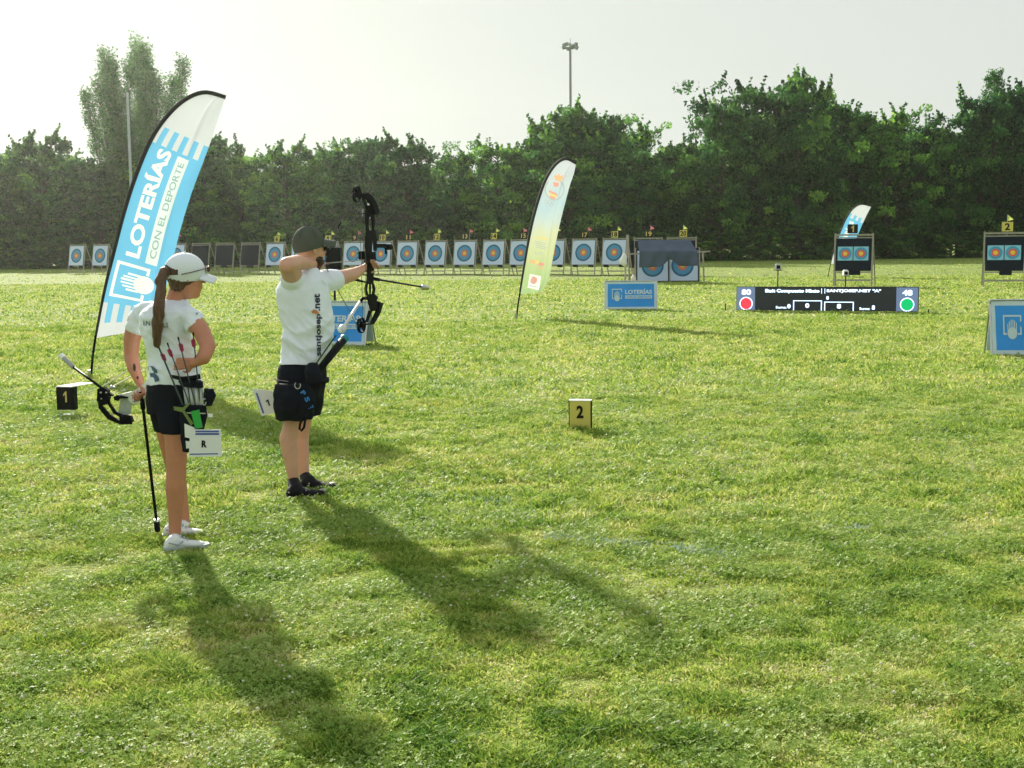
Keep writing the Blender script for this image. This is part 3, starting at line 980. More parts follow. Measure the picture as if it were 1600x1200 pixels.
# thin dark strip lying low along the row of targets
m_ = MB(); a = row_pt(560); b = row_pt(1000)
m_.tube([a.lerp(b, i / 20) + Vector((-.4 * 0, -.75, .03 + .02 * math.sin(i))) for i in range(21)], .025, 5)
tag(build(m_, 'strip', mat('dark_strip', (.10, .09, .06), .9, .3, 20)), 'thin dark strip low along the feet of targets 9 to 18', 'strip')

# ------------------------------------------------------------------ advertising boards
def hand_logo(fn, m_):
    # open square bracket with a ball and five rays, fn maps (u, v) 0..1 to 3D
    def q(x0, y0, x1, y1):
        m_.add([fn(x0, y0), fn(x1, y0), fn(x1, y1), fn(x0, y1)], [(0, 1, 2, 3)])
    t_ = .075
    q(0, 1 - t_, 1, 1); q(0, .12, t_, 1 - t_); q(1 - t_, .12, 1, 1 - t_); q(t_, .12, .2, .2); q(.8, .12, 1 - t_, .2)
    n_ = 24
    m_.add([fn(.5 + .265 * math.cos(2 * math.pi * i / n_), .19 + .265 * math.sin(2 * math.pi * i / n_)) for i in range(n_)], [tuple(range(n_))])
    for i, (x0, top) in enumerate(((.235, .62), (.325, .72), (.415, .79), (.51, .80), (.60, .76), (.695, .66))):
        q(x0, .30 + .06 * (i in (1, 2, 3, 4)), x0 + .05, top)
def board(label, loc, rz, w=1.27, h=.72):
    t = thing('advertising_board', label, 'banner', (0, 0, 0), 0, 'blue advertising boards on the grass')
    an = math.radians(14)
    def F(x, z, off=0):
        return Vector((x, z * math.sin(an) - off, z * math.cos(an)))
    def Bk(x, z, off=0):
        return Vector((x, .42 - z * math.sin(an) * 1.3 + off, z * math.cos(an) * .98))
    fm = MB()
    for s in (-1, 1):
        fm.tube([F(s * (w / 2), 0), F(s * (w / 2), h)], .016, 6)
        fm.tube([Bk(s * (w / 2), 0), Bk(s * (w / 2), h)], .014, 6)
    fm.tube([F(-w / 2, h), F(w / 2, h)], .016, 6)
    fm.tube([F(-w / 2, .02), F(w / 2, .02)], .014, 6)
    build(fm, 'frame', STEEL, t)
    # sheet: pale hem round a blue panel, slightly wavy
    sh = MB(); nu, nv = 24, 12
    def SH(u, v, off=0.0):
        wv = .006 * math.sin(u * 17 + v * 4) + .005 * math.sin(v * 11 + u * 3)
        return F((u - .5) * (w - .03), .015 + v * (h - .03), .004 + wv + off)
    vs = [SH(i / nu, j / nv) for i in range(nu + 1) for j in range(nv + 1)]
    sh.v = vs
    for i in range(nu):
        for j in range(nv):
            sh.f.append([i * (nv + 1) + j, (i + 1) * (nv + 1) + j, (i + 1) * (nv + 1) + j + 1, i * (nv + 1) + j + 1])
            u, v = (i + .5) / nu, (j + .5) / nv
            sh.m.append(1 if (u < .05 or u > .96 or v < .08 or v > .92) else 0)
    b = build(sh, 'printed_sheet', [BANB, BANL], t, smooth=False)
    pr = MB()
    hand_logo(lambda u, v: SH(.125 + u * .20, .32 + v * .42, .004), pr)
    put_text(pr, 'LOTERÍAS', lambda a, c: SH(.385 + a * .53, .545 + c * .19, .004), .035)
    for k in range(24):
        xa, xb = .385 + .53 * k / 24, .385 + .53 * (k + 1) / 24
        for ya, yb in ((.38, .44), (.44, .50)):
            pr.add([SH(xa, ya, .004), SH(xb, ya, .004), SH(xb, yb, .004), SH(xa, yb, .004)], [(0, 1, 2, 3)])
    build(pr, 'white_lettering', BANL, b)
    p2 = MB(); put_text(p2, 'CON EL DEPORTE', lambda a, c: SH(.41 + a * .48, .405 + c * .07, .008), .01)
    build(p2, 'small_lettering', BANB, b)
    bk = MB(); bk.box(Bk(0, h * .5, -.0), (w - .04, .004, h - .1), Matrix.Rotation(an * 1.25, 3, 'X')); build(bk, 'back_sheet', BANL, t)
    t.location = loc; t.rotation_euler.z = rz
    return t
p = G(570, 541); rz = math.radians(-20)
board('blue board partly hidden behind the belly of the man in the cap', p - Vector((math.cos(rz), math.sin(rz), 0)) * .70, rz, 1.40, .74)
p = G(986, 484)
board('blue board standing in the middle of the field below targets 19 and 20', p, math.radians(-4))
p = G(1549, 556); rz = math.radians(-6)
board('blue board cut off by the right edge of the photo', p + Vector((math.cos(rz), math.sin(rz), 0)) * .64, rz, 1.27, .80)

# ------------------------------------------------------------------ score screen
t = thing('score_screen', 'long low black electronic scoreboard with white letters standing on the grass', 'scoreboard', (0, 0, 0))
SW, SH_ = 4.12, .555
def em(name, c, e):
    return mat(name, c, .5, .03, 3, emit=e)
SCB = em('screen_black', (.012, .016, .020), .3); SCP = em('screen_panel', (.10, .14, .24), .55)
SCT = em('screen_text', (.62, .78, 1.0), 1.1); SCR = em('screen_red', (.85, .03, .05), .8); SCG = em('screen_green', (.0, .30, .09), .8)
m_ = MB(); m_.box((0, .06, SH_ / 2 + .02), (SW, .1, SH_)); hs_ = build(m_, 'housing', BLACK, t)
m_ = MB(); m_.box((0, .004, SH_ / 2 + .02), (SW - .02, .008, SH_ - .02)); scr = build(m_, 'screen', SCB, t)
def fx(u, v, off=.002): return Vector((-SW / 2 + .01 + u * (SW - .02), -off, .03 + v * (SH_ - .02)))
def quad(mb, u0, v0, u1, v1, off=.002): mb.add([fx(u0, v0, off), fx(u1, v0, off), fx(u1, v1, off), fx(u0, v1, off)], [(0, 1, 2, 3)])
for q0, q1 in ((0, .105), (.885, 1)):
    m_ = MB(); quad(m_, q0, 0, q1, 1); build(m_, 'side_panel', SCP, scr)
def disc(mb, u, v, r, off, n_=32):
    c = fx(u, v, off); mb.add([c + Vector((r * math.cos(2 * math.pi * i / n_), 0, r * math.sin(2 * math.pi * i / n_))) for i in range(n_)], [tuple(range(n_))])
for u, mm in ((.054, SCR), (.943, SCG)):
    m_ = MB(); disc(m_, u, .28, .155, .004); build(m_, 'ring', SCT, scr)
    m_ = MB(); disc(m_, u, .28, .135, .006); build(m_, 'lamp', mm, scr)
m_ = MB()
def tx(s, u0, v0, u1, v1, b=.04): put_text(m_, s, lambda a, c: fx(u0 + a * (u1 - u0), v0 + c * (v1 - v0), .005), b)
tx('80', .028, .66, .082, .90); tx('48', .917, .66, .970, .90)
tx('Etsit Compuesto Mixto', .163, .73, .468, .92, .045); tx('|', .478, .73, .481, .95); tx('|', .496, .73, .499, .95)
tx('SANTJOSEP.NET "A"', .507, .76, .803, .92, .045)
tx('8', .506, .47, .520, .62); tx('Suma:', .224, .07, .285, .18, .02); tx('0', .289, .08, .308, .27); tx('0', .390, .11, .412, .31); tx('8', .565, .09, .588, .29)
tx('Suma:', .688, .04, .745, .15, .02); tx('8', .755, .05, .772, .24)
for u0, u1, vt in ((.322, .482, .43), (.495, .657, .38)):
    quad(m_, u0, vt - .03, u1, vt, .004); quad(m_, u0, 0, u0 + .005, vt - .03, .004); quad(m_, u1 - .005, 0, u1, vt - .03, .004)
build(m_, 'lettering', SCT, scr)
a = G(1152, 486); b = G(1433, 488.5)
t.location = (a + b) / 2; t.rotation_euler.z = math.atan2(b.y - a.y, b.x - a.x)
print('screen', (b - a).length, a, b)
# cameras on thin poles behind the screen
for px_, d_, z_, lab in ((1216, 34.5, 1.65 - (421 - 375.6) / FPX * 34.5, 'small camera on a thin pole behind the left part of the score screen'),
                         (1321.5, 38.0, 1.65 - (430 - 374.5) / FPX * 38, 'small camera in a white housing on a thin pole in front of target 1')):
    t = thing('pole_camera', lab, 'camera', Vector(((px_ - 800) / FPX * d_, d_, 0)), 0, 'small cameras on thin poles')
    o = Vector(ORG[t.name])
    m_ = MB(); m_.tube([o, o + Vector((0, 0, z_))], .016, 6); m_.box(o + Vector((0, 0, .01)), (.2, .2, .02)); build(m_, 'pole', BLACK, t)
    m_ = MB(); m_.box(o + Vector((0, .02, z_ + .07)), (.14, .16, .14)); m_.box(o + Vector((0, .02, z_ + .15)), (.10, .12, .03)); hd = build(m_, 'housing', WHITE if px_ > 1300 else STEEL, t)
    m_ = MB(); m_.box(o + Vector((0, -.065, z_ + .07)), (.09, .02, .09)); m_.tube([o + Vector((0, -.05, z_ + .07)), o + Vector((0, -.11, z_ + .07))], .03, 10); build(m_, 'lens', BLACK, hd)
    m_ = MB(); m_.box(o + Vector((0, 0, z_ - .01)), (.20, .14, .02)); build(m_, 'bracket', BLACK, t)
for px_, py_, lab in ((1133.5, 486, 'short dark stake in the grass left of the score screen'), (1451, 489, 'short dark stake in the grass right of the score screen')):
    p = G(px_, py_); m_ = MB(); m_.tube([p, p + Vector((0, 0, .15 if px_ < 1200 else .07))], [.016, .012], 6); m_.sph(p + Vector((0, 0, .15 if px_ < 1200 else .07)), .02, 8, 6)
    tag(build(m_, 'ground_stake', BLACK), lab, 'stake', 'short dark stakes in the grass')

# ------------------------------------------------------------------ lane number boards near the camera
def lane_board(n_, front, dig, label, loc, rz, w, h, side):
    t = thing('lane_marker', label, 'number marker', (0, 0, 0), 0)
    z0 = .02 if n_ == 2 else .055
    m_ = MB(); m_.box((0, 0, z0 + h / 2), (w, .012, h)); pl = build(m_, 'front_panel', front, t)
    m_ = MB(); tw = .062 if n_ == 2 else .042
    tz = z0 + h * (.36 if n_ == 2 else .34)
    cx = 0.0
    (put_one if n_ == 1 else (lambda m, f: put_text(m, str(n_), f, .04)))(m_, lambda a, c: Vector((cx - tw / 2 + a * tw, -.009, tz + c * h * .48))); build(m_, 'digit', dig, pl)
    for sgn in (-1, 1):
        m_ = MB(); m_.box((sgn * (w / 2 + .004), .035, z0 + h / 2), (.008, .08, h)); build(m_, 'side_panel', side, t)
    m_ = MB()
    if n_ == 2:
        m_.box((0, .035, z0 + h + .005), (w + .012, .09, .008))
    else:
        m_.box((.03, .18, z0 + h + .006), (w + .01, .38, .008), Matrix.Rotation(-.25, 3, 'Z'))
    build(m_, 'top_panel', WHITE, t)
    if n_ == 1:
        m_ = MB(); m_.box((0, .0, .008), (w - .02, .07, .012)); 
        for s in (-1, 1): m_.tube([(s * (w / 2 - .02), 0, .0), (s * (w / 2 - .02), 0, .06)], .004, 5)
        build(m_, 'base', WHITE, t)
    t.location = loc; t.rotation_euler.z = rz
lane_board(2, YEL, INK, 'yellow box with black number 2 standing alone on the grass', G(906.5, 672), math.radians(-9), .185, .238, BLACK)
lane_board(1, INK, YELD, 'black box with yellow number 1 at the left beside the girl', G(103.5, 649), math.radians(-6), .165, .225, BLACK)

# ------------------------------------------------------------------ loudspeaker on tripod
d_ = 23.5; o = sideways(525, d_, 0)
t = thing('loudspeaker', "black loudspeaker on a tripod stand in front of the man's face", 'loudspeaker', o)
def zz(py, px_=525): return HCAM - (py - hz(px_)) / FPX * d_
m_ = MB(); m_.box(o + Vector((0, 0, (zz(387) + zz(423)) / 2)), (.27, .26, zz(387) - zz(423))); cab = build(m_, 'cabinet', BLACK, t)
m_ = MB(); m_.box(o + Vector((0, 0, zz(385.5))), (.23, .2, .03)); m_.box(o + Vector((0, 0, zz(424.5))), (.24, .22, .03)); build(m_, 'end_cap', mat('grey_trim', (.25, .27, .27), .5), cab)
m_ = MB(); m_.tube([o + Vector((0, 0, zz(425))), o + Vector((0, 0, .45))], [.018, .022], 8); build(m_, 'pole', BLACK, t)
for k in range(3):
    a_ = 2.1 * k + .3; m_ = MB(); m_.tube([o + Vector((0, 0, .60)), o + Vector((.42 * math.cos(a_), .42 * math.sin(a_), 0.0))], .012, 6); build(m_, 'leg', BLACK, t)

# ------------------------------------------------------------------ floodlight masts
MAST = mat('mast_grey', (.20, .24, .24), .5, .1, 2)
def mast(label, px_, d_, ytop, rad, head=True):
    o = sideways(px_, d_, 0); H_ = HCAM + (hz(px_) - ytop) / FPX * d_
    # correct sideways drift from the slight roll
    x_ = P(px_, ytop, d_).x; o.x = x_
    t = thing('floodlight_mast' if head else 'lamp_post', label, 'light mast' if head else 'post', o)
    m_ = MB(); m_.tube([o, o + Vector((0, 0, H_))], [rad, rad * .65], 10); build(m_, 'pole', MAST if head else mat('pale_pole', (.42, .48, .50), .5, .05), t)
    if head:
        m_ = MB(); m_.tube([o + Vector((math.cos(a) * .7, math.sin(a) * .7, H_ - .6)) for a in [i * math.pi / 8 for i in range(17)]], .05, 5)
        for a in range(4): m_.bar(o + Vector((0, 0, H_ - .6)), o + Vector((math.cos(a * 1.57) * .7, math.sin(a * 1.57) * .7, H_ - .6)), .06)
        m_.tube([o + Vector((0, 0, H_)), o + Vector((0, 0, H_ + .6))], .03, 5)
        build(m_, 'head_ring', MAST, t)
        for k in range(8):
            a = k * math.pi / 4 + .2; c = o + Vector((math.cos(a) * .85, math.sin(a) * .85, H_ - .55 + (.35 if k % 2 else 0)))
            m_ = MB(); R = Matrix.Rotation(a, 3, 'Z') @ Matrix.Rotation(.35, 3, 'Y'); m_.box(c, (.22, .5, .42), R); m_.box(c + R @ Vector((.12, 0, 0)), (.04, .42, .34), R)
            build(m_, 'floodlight', MAST, t)
mast('tall thin floodlight mast rising above the wood in the middle', 891, 165, 76, .22)
mast('pale post left of the large blue flag in front of the poplar', 199, 96, 150, .13, head=False)

# ------------------------------------------------------------------ feather flags
def catmull(vals, s):
    n_ = len(vals); i = min(n_ - 2, int(s)); f = s - i
    p0 = vals[max(0, i - 1)]; p1 = vals[i]; p2 = vals[i + 1]; p3 = vals[min(n_ - 1, i + 2)]
    return 0.5 * ((2 * p1) + (p2 - p0) * f + (2 * p0 - 5 * p1 + 4 * p2 - p3) * f * f + (-p0 + 3 * p1 - 3 * p2 + p3) * f ** 3)
class Flag:
    def __init__(s, name, label, base_px, nrm, pairs, group):
        s.o = G(*base_px); s.n = Vector(nrm).normalized(); s.pairs = pairs
        s.Lp = [PL(a, b, s.o, s.n) for a, b, c_, d_ in pairs]; s.Rp = [PL(c_, d_, s.o, s.n) for a, b, c_, d_ in pairs]
        s.N = len(pairs) - 1
        s.root = thing(name, label, 'feather flag', s.o, 0, group)
        s.size = (s.Rp[1] - s.Lp[1]).length
        s.art = []
    def pt(s, u, v, off=0.0):
        a = catmull(s.Lp, v); b = catmull(s.Rp, v)
        w_ = (b - a).length
        rip = .035 * s.size * (math.sin(u * 5 + v * .8) * u + .5 * math.sin(u * 11 - v * 1.7) * u)
        # one long crease along the free edge
        rip += .03 * s.size * math.exp(-((u - .82 + .03 * v) / .05) ** 2)
        return a.lerp(b, u) - s.n * (rip * min(1, w_ / s.size) + off)
    def paint(s, pts, k, space='uv'):
        s.art.append((np.array(pts, dtype=float), k, space))
    def write(s, text, fn, k, bold=.02, space='uv'):
        v, f, asp = text2d(text, bold)
        for t_ in f:
            s.art.append((np.array([fn(*v[i]) for i in t_], dtype=float), k, space))
    def cloth(s, colour, mats, nu=80, nv=500):
        # one woven sheet; the printed design is dyed into its faces
        us = (np.arange(nu) + .5) / nu; vs_ = s.N * (np.arange(nv) + .5) / nv
        UU, VV = np.meshgrid(us, vs_, indexing='ij')
        Lc = [Vector((a, b, 0)) for a, b, c_, d_ in s.pairs]; Rc = [Vector((c_, d_, 0)) for a, b, c_, d_ in s.pairs]
        la = np.array([tuple(catmull(Lc, v)) for v in vs_]); ra = np.array([tuple(catmull(Rc, v)) for v in vs_])
        PX = la[None, :, 0] * (1 - UU) + ra[None, :, 0] * UU; PY = la[None, :, 1] * (1 - UU) + ra[None, :, 1] * UU
        M = np.array([[colour(u, v) for v in vs_] for u in us])
        for pts, k, sp in s.art:
            X, Y = (UU, VV) if sp == 'uv' else (PX, PY)
            bx = (X >= pts[:, 0].min()) & (X <= pts[:, 0].max()) & (Y >= pts[:, 1].min()) & (Y <= pts[:, 1].max())
            if not bx.any(): continue
            x = X[bx]; y = Y[bx]; ins = np.zeros(len(x), bool)
            for i in range(len(pts)):
                x1, y1 = pts[i]; x2, y2 = pts[(i + 1) % len(pts)]
                if y1 == y2: continue
                c_ = ((y1 > y) != (y2 > y)) & (x < (x2 - x1) * (y - y1) / (y2 - y1) + x1)
                ins ^= c_
            tmp = M[bx]; tmp[ins] = k; M[bx] = tmp
        off = Vector(ORG[s.root.name])
        V = np.array([tuple(s.pt(i / nu, s.N * j / nv) - off) for i in range(nu + 1) for j in range(nv + 1)])
        I, J = np.meshgrid(np.arange(nu), np.arange(nv), indexing='ij')
        q0 = I * (nv + 1) + J; F_ = np.stack([q0, q0 + nv + 1, q0 + nv + 2, q0 + 1], -1).reshape(-1)
        me = raw_mesh('cloth', V, F_, np.full(nu * nv, 4), mats, midx=M.reshape(-1))
        me.polygons.foreach_set('use_smooth', [True] * len(me.polygons))
        return obj_me(me, 'cloth', s.root)
    def pole(s, r, v0=0.0):
        m_ = MB()
        pts = [s.o - Vector((0, 0, .15)), s.o.lerp(s.Lp[0], .5)] + [catmull(s.Lp, s.N * k / 40 * .999) for k in range(41)]
        n_ = len(pts)
        m_.tube(pts, [r * (1.15 - .6 * i / n_) for i in range(n_)], 8)
        build(m_, 'pole', BLACK, s.root, smooth=True)
        m_ = MB(); pts = [catmull(s.Lp, s.N * k / 40 * .999) + s.n * 0 for k in range(0, 41)]
        m_.tube(pts, [r * (1.1 + .9 * math.sin(math.pi * min(1, k / 24) * .5)) for k in range(41)], 8)
        build(m_, 'sleeve', mat('black_sleeve', (.02, .022, .022), .8, .2, 10), s.root, smooth=True)
        m_ = MB(); m_.tube([s.o - Vector((0, 0, .02)), s.o + Vector((0, 0, .10))], r * 1.8, 8)
        build(m_, 'ground_spike', STEEL, s.root)
FB = mat('flag_blue', (0.13, 0.41, 0.66), 0.7, 0.06, 2, trans=0.42); FW = mat('flag_white', (0.58, 0.62, 0.68), 0.7, 0.05, 2, trans=0.33)
FT = mat('flag_print_white', (0.72, 0.75, 0.72), 0.7, 0.03, 2, trans=0.42); FTB = mat('flag_print_box', (0.58, 0.68, 0.68), 0.7, 0.03, 2, trans=0.42)
FG = mat('flag_print_grey', (0.24, 0.36, 0.40), 0.7, 0.05, 2, trans=0.4)
pairs1 = [(149, 528, 243, 513), (163, 455, 253, 474), (177, 398, 266, 424), (193, 335, 281, 362), (212, 275, 299, 303), (236, 218, 318, 252), (262, 180, 332, 214), (290, 155, 343, 182), (320, 144, 350, 160), (353, 152, 353, 153)]
nrm1 = Vector((.25, -1, 0))
f1 = Flag('feather_flag', 'large blue and white feather flag rising behind the girl at the left', (140, 590), nrm1, pairs1, 'feather flags')
def col1(u, v):
    if v < .38: return 1
    if v < .78: return 1 if int(u * 10) % 2 == 0 else 0
    if v < 4.95: return 0
    if v < 5.55: return 0 if int(u * 10) % 2 == 1 else 1
    return 1
def logo_on(fl, fn, k):
    class Rec:
        def add(self, vs, fs): fl.paint(vs, k)
    hand_logo(fn, Rec())
f1.write('LOTERÍAS', lambda a, c: (.44 - c * .30, 2.08 + a * 2.80), 2, .035)
logo_on(f1, lambda a, c: (.75 - c * .66, .92 + a * .98), 2)
f1.paint([(.55, 2.02), (.76, 2.02), (.76, 4.85), (.55, 4.85)], 3)
f1.write('CON EL DEPORTE', lambda a, c: (.71 - c * .115, 2.18 + a * 2.52), 4, .02)
c1 = f1.cloth(col1, [FB, FW, FT, FTB, FG], 140, 800); f1.pole(.014)

pairs3 = [(1298, 412, 1308, 413), (1302, 395, 1318, 398), (1308, 375, 1330, 385), (1314, 360, 1340, 368), (1322, 342, 1347, 352), (1332, 327, 1354, 337), (1345, 319, 1359, 327), (1361, 322, 1361, 323)]
f3 = Flag('feather_flag', 'distant blue and white feather flag standing behind near target 1', (1293, 433), Vector((.3, -1, 0)), pairs3, 'feather flags')
f3.write('LOTERÍAS', lambda a, c: (.5 - c * .3, 1.4 + a * 2.6), 2, .035)
c3 = f3.cloth(lambda u, v: 1 if v < .8 or v > 4.6 or (v > 4.2 and int(u * 6) % 2) else 0, [FB, FW, FT], 50, 200); f3.pole(.016)

# pale yellow, green and blue feather flag with crests
m4 = bpy.data.materials.new('flag_gradient'); m4.use_nodes = True
n4 = m4.node_tree.nodes; L4 = m4.node_tree.links
g4 = n4.new('ShaderNodeTexCoord'); sx4 = n4.new('ShaderNodeSeparateXYZ'); L4.new(g4.outputs['Generated'], sx4.inputs[0])
nz4 = n4.new('ShaderNodeTexNoise'); nz4.inputs['Scale'].default_value = 2.2; L4.new(g4.outputs['Generated'], nz4.inputs['Vector'])
ad4 = n4.new('ShaderNodeMath'); ad4.operation = 'MULTIPLY_ADD'; ad4.inputs[1].default_value = .22; L4.new(nz4.outputs['Fac'], ad4.inputs[0])
sb4 = n4.new('ShaderNodeMath'); sb4.operation = 'SUBTRACT'; sb4.inputs[1].default_value = .11; L4.new(sx4.outputs['Z'], sb4.inputs[0]); L4.new(sb4.outputs[0], ad4.inputs[2])
cr4 = n4.new('ShaderNodeValToRGB')
st4 = [(0, (.36, .50, .25)), (.15, (.40, .52, .27)), (.30, (.51, .57, .34)), (.42, (.57, .60, .42)), (.52, (.50, .59, .60)), (.64, (.42, .56, .66)), (.80, (.50, .58, .64)), (1, (.55, .57, .66))]
while len(cr4.color_ramp.elements) < len(st4): cr4.color_ramp.elements.new(.5)
for i, (p_, c_) in enumerate(st4): cr4.color_ramp.elements[i].position = p_; cr4.color_ramp.elements[i].color = (*c_, 1)
L4.new(ad4.outputs[0], cr4.inputs[0]); L4.new(cr4.outputs[0], n4['Principled BSDF'].inputs['Base Color']); n4['Principled BSDF'].inputs['Roughness'].default_value = .7
tr4 = n4.new('ShaderNodeBsdfTranslucent'); L4.new(cr4.outputs[0], tr4.inputs[0]); mx4 = n4.new('ShaderNodeMixShader'); mx4.inputs[0].default_value = .36
L4.new(n4['Principled BSDF'].outputs[0], mx4.inputs[1]); L4.new(tr4.outputs[0], mx4.inputs[2]); L4.new(mx4.outputs[0], n4['Material Output'].inputs[0])
pairs2 = [(812, 460, 846, 456), (815, 440, 857, 437), (820, 410, 863, 410), (826, 375, 869, 378), (833, 342, 876, 346), (842, 310, 884, 315), (853, 280, 891, 288), (868, 257, 896, 272), (884, 248, 899, 260), (900, 255, 900, 256)]
f2 = Flag('feather_flag', 'tall pale feather flag in yellow green and light blue with small crests in mid field', (806, 497), Vector((.25, -1, 0)), pairs2, 'feather flags')
ORG_ = mat('print_orange', (.70, .42, .24), .7, .05, trans=.36); RED_ = mat('print_red', (.66, .32, .28), .7, .05, trans=.36); YE_ = mat('print_gold', (.74, .58, .20), .7, .05, trans=.36); GR_ = mat('print_grey', (.38, .44, .46), .7, .05, trans=.36)
def fpoly(k, pts): f2.paint(pts, k, 'px')
def fseg(k, x0, y0, x1, y1, w_):
    dx, dy = x1 - x0, y1 - y0; l_ = math.hypot(dx, dy); nx, ny = -dy / l_ * w_ / 2, dx / l_ * w_ / 2
    fpoly(k, [(x0 + nx, y0 + ny), (x1 + nx, y1 + ny), (x1 - nx, y1 - ny), (x0 - nx, y0 - ny)])
for k in range(15):
    a0 = math.radians(-50 + k * 18.6); a1 = math.radians(-50 + (k + 1) * 18.6)
    fseg(1, 866.5 + 15 * math.cos(a0), 296 + 16.5 * math.sin(a0), 866.5 + 15 * math.cos(a1), 296 + 16.5 * math.sin(a1), 2.0)
for cx, cy in ((853.5, 315), (859, 316), (864.5, 317.5), (856, 319.5), (861.5, 320.5)):
    for k in range(10):
        a0 = k * .628; a1 = a0 + .628
        fseg(1, cx + 2.6 * math.cos(a0), cy + 2.6 * math.sin(a0), cx + 2.6 * math.cos(a1), cy + 2.6 * math.sin(a1), .7)
for k in range(4): fseg(1, 836 + k * .6, 377 + k * 3.0, 853 + k * .6 - 2 * (k % 2), 380.5 + k * 3.0, 1.1)
for k in range(5): fseg(1, 836 + k * 2.4, 393 + (k % 2) * 3, 838.5 + k * 2.2, 398 - (k % 2) * 3, 1.0)
fpoly(2, [(867, 272), (870, 275), (873, 271), (876, 275), (880, 273), (880, 279), (876, 284), (868, 282), (866, 277)]); fpoly(2, [(828, 405.5), (837, 406.5), (836, 412), (827, 411)])
for k in range(9):
    a0 = k * .7; fseg(2, 844 + 5 * math.cos(a0), 415.5 + 4 * math.sin(a0), 844 + 5 * math.cos(a0 + .7), 415.5 + 4 * math.sin(a0 + .7), 1.4)
fpoly(3, [(864, 284), (874, 286), (872, 292), (865, 291)]); fpoly(3, [(858, 297), (872, 303), (871, 306), (857, 300)]); fpoly(3, [(858.5, 305), (869, 309), (866, 311.5), (860, 309.5)]); fpoly(3, [(841, 410), (850, 411), (850, 415), (841, 415)])
fpoly(4, [(857.2, 300.5), (871, 306.3), (869.3, 309), (858.2, 305)]); fseg(4, 838, 371, 855, 374, 2.0); fpoly(4, [(837, 406.8), (842, 407.5), (841.5, 412), (836.5, 411.6)])
fpoly(5, [(828, 428), (845, 431.5), (842, 453.5), (824.5, 449.5)])
fpoly(3, [(830, 434), (834, 431.5), (839, 434.5), (839, 440), (835, 444), (830, 443), (828.5, 438.5)])
fseg(1, 827, 446, 841, 449, 1.3); fseg(1, 831, 431, 833, 445, .8)
c2 = f2.cloth(lambda u, v: 0, [m4, GR_, ORG_, RED_, YE_, FT], 110, 600); f2.pole(.016)
# ------------------------------------------------------------------ people
SKIN = mat('skin_fair', (0.60, 0.33, 0.235), 0.5, 0.20, 9, bump=.05, bscale=90)
SKINR = mat('skin_tanned', (0.50, 0.21, 0.13), 0.5, 0.22, 9, bump=.05, bscale=90)
SHIRT = mat('white_shirt', (0.76, 0.83, 0.96), 0.85, 0.05, 4, bump=.45, bscale=9, stretch=(1, 1, .5))
SHORT = mat('black_shorts', (0.009, 0.011, 0.018), 0.85, 0.3, 8, bump=.5, bscale=14, spec=.12)
HAIR = mat('brown_hair', (0.11, 0.058, 0.028), 0.42, 0.75, 60, bump=.9, bscale=120, stretch=(1, 1, .04))  # lengthwise colour streaks put highlights into the hair
CAPG = mat('olive_cap', (0.085, 0.10, 0.082), 0.9, 0.15, 15, bump=.2, spec=.15)
SOLE = mat('shoe_black', (0.010, 0.011, 0.015), 0.7, 0.3, 20, bump=.3, spec=.15)
SHOEW = mat('shoe_white', (0.70, 0.73, 0.76), 0.6, 0.08, 20, bump=.3)
GLASS = mat('dark_lens', (0.01, 0.01, 0.012), 0.1, 0.1)

def hand(mb, wrist, d, n, thumb, curl=0.6, sc=1.0):
    # d: towards the fingertips, n: out of the palm, thumb: +1/-1 side of d x n
    wrist = Vector(wrist); d = Vector(d).normalized(); n = (Vector(n) - d * Vector(n).dot(d)).normalized()
    s = d.cross(n) * thumb
    for k in (-1.3, -.4, .5, 1.3):
        mb.cap(wrist + s * .012 * k * sc, .016 * sc, wrist + d * .085 * sc + s * .020 * k * sc, .0125 * sc, 10)
    for i, (o_, ln) in enumerate(((1.5, .070), (.5, .078), (-.5, .073), (-1.5, .058))):
        p = wrist + d * .088 * sc + s * .0205 * o_ * sc
        a = 0.15
        for j, fr in enumerate((.46, .30, .24)):
            a += curl * (.9 + .12 * i) * (1.0 if j < 2 else .7)
            q = p + (d * math.cos(a) + n * math.sin(a)) * ln * fr * sc * 1.25
            mb.cap(p, (.0092 - .0008 * j) * sc, q, (.0085 - .0008 * j) * sc, 8)
            p = q
    p = wrist + s * .018 * sc + d * .02 * sc
    q = p + (s * .75 + d * .6 + n * .25).normalized() * .040 * sc
    mb.cap(p, .014 * sc, q, .011 * sc, 8)
    r_ = q + (s * .2 + d * .85 + n * (.3 + curl * .5)).normalized() * .032 * sc
    mb.cap(q, .0105 * sc, r_, .009 * sc, 8)
    mb.cap(r_, .009 * sc, r_ + (d * .8 + n * (.4 + curl * .6) - s * .3).normalized() * .024 * sc, .0075 * sc, 8)
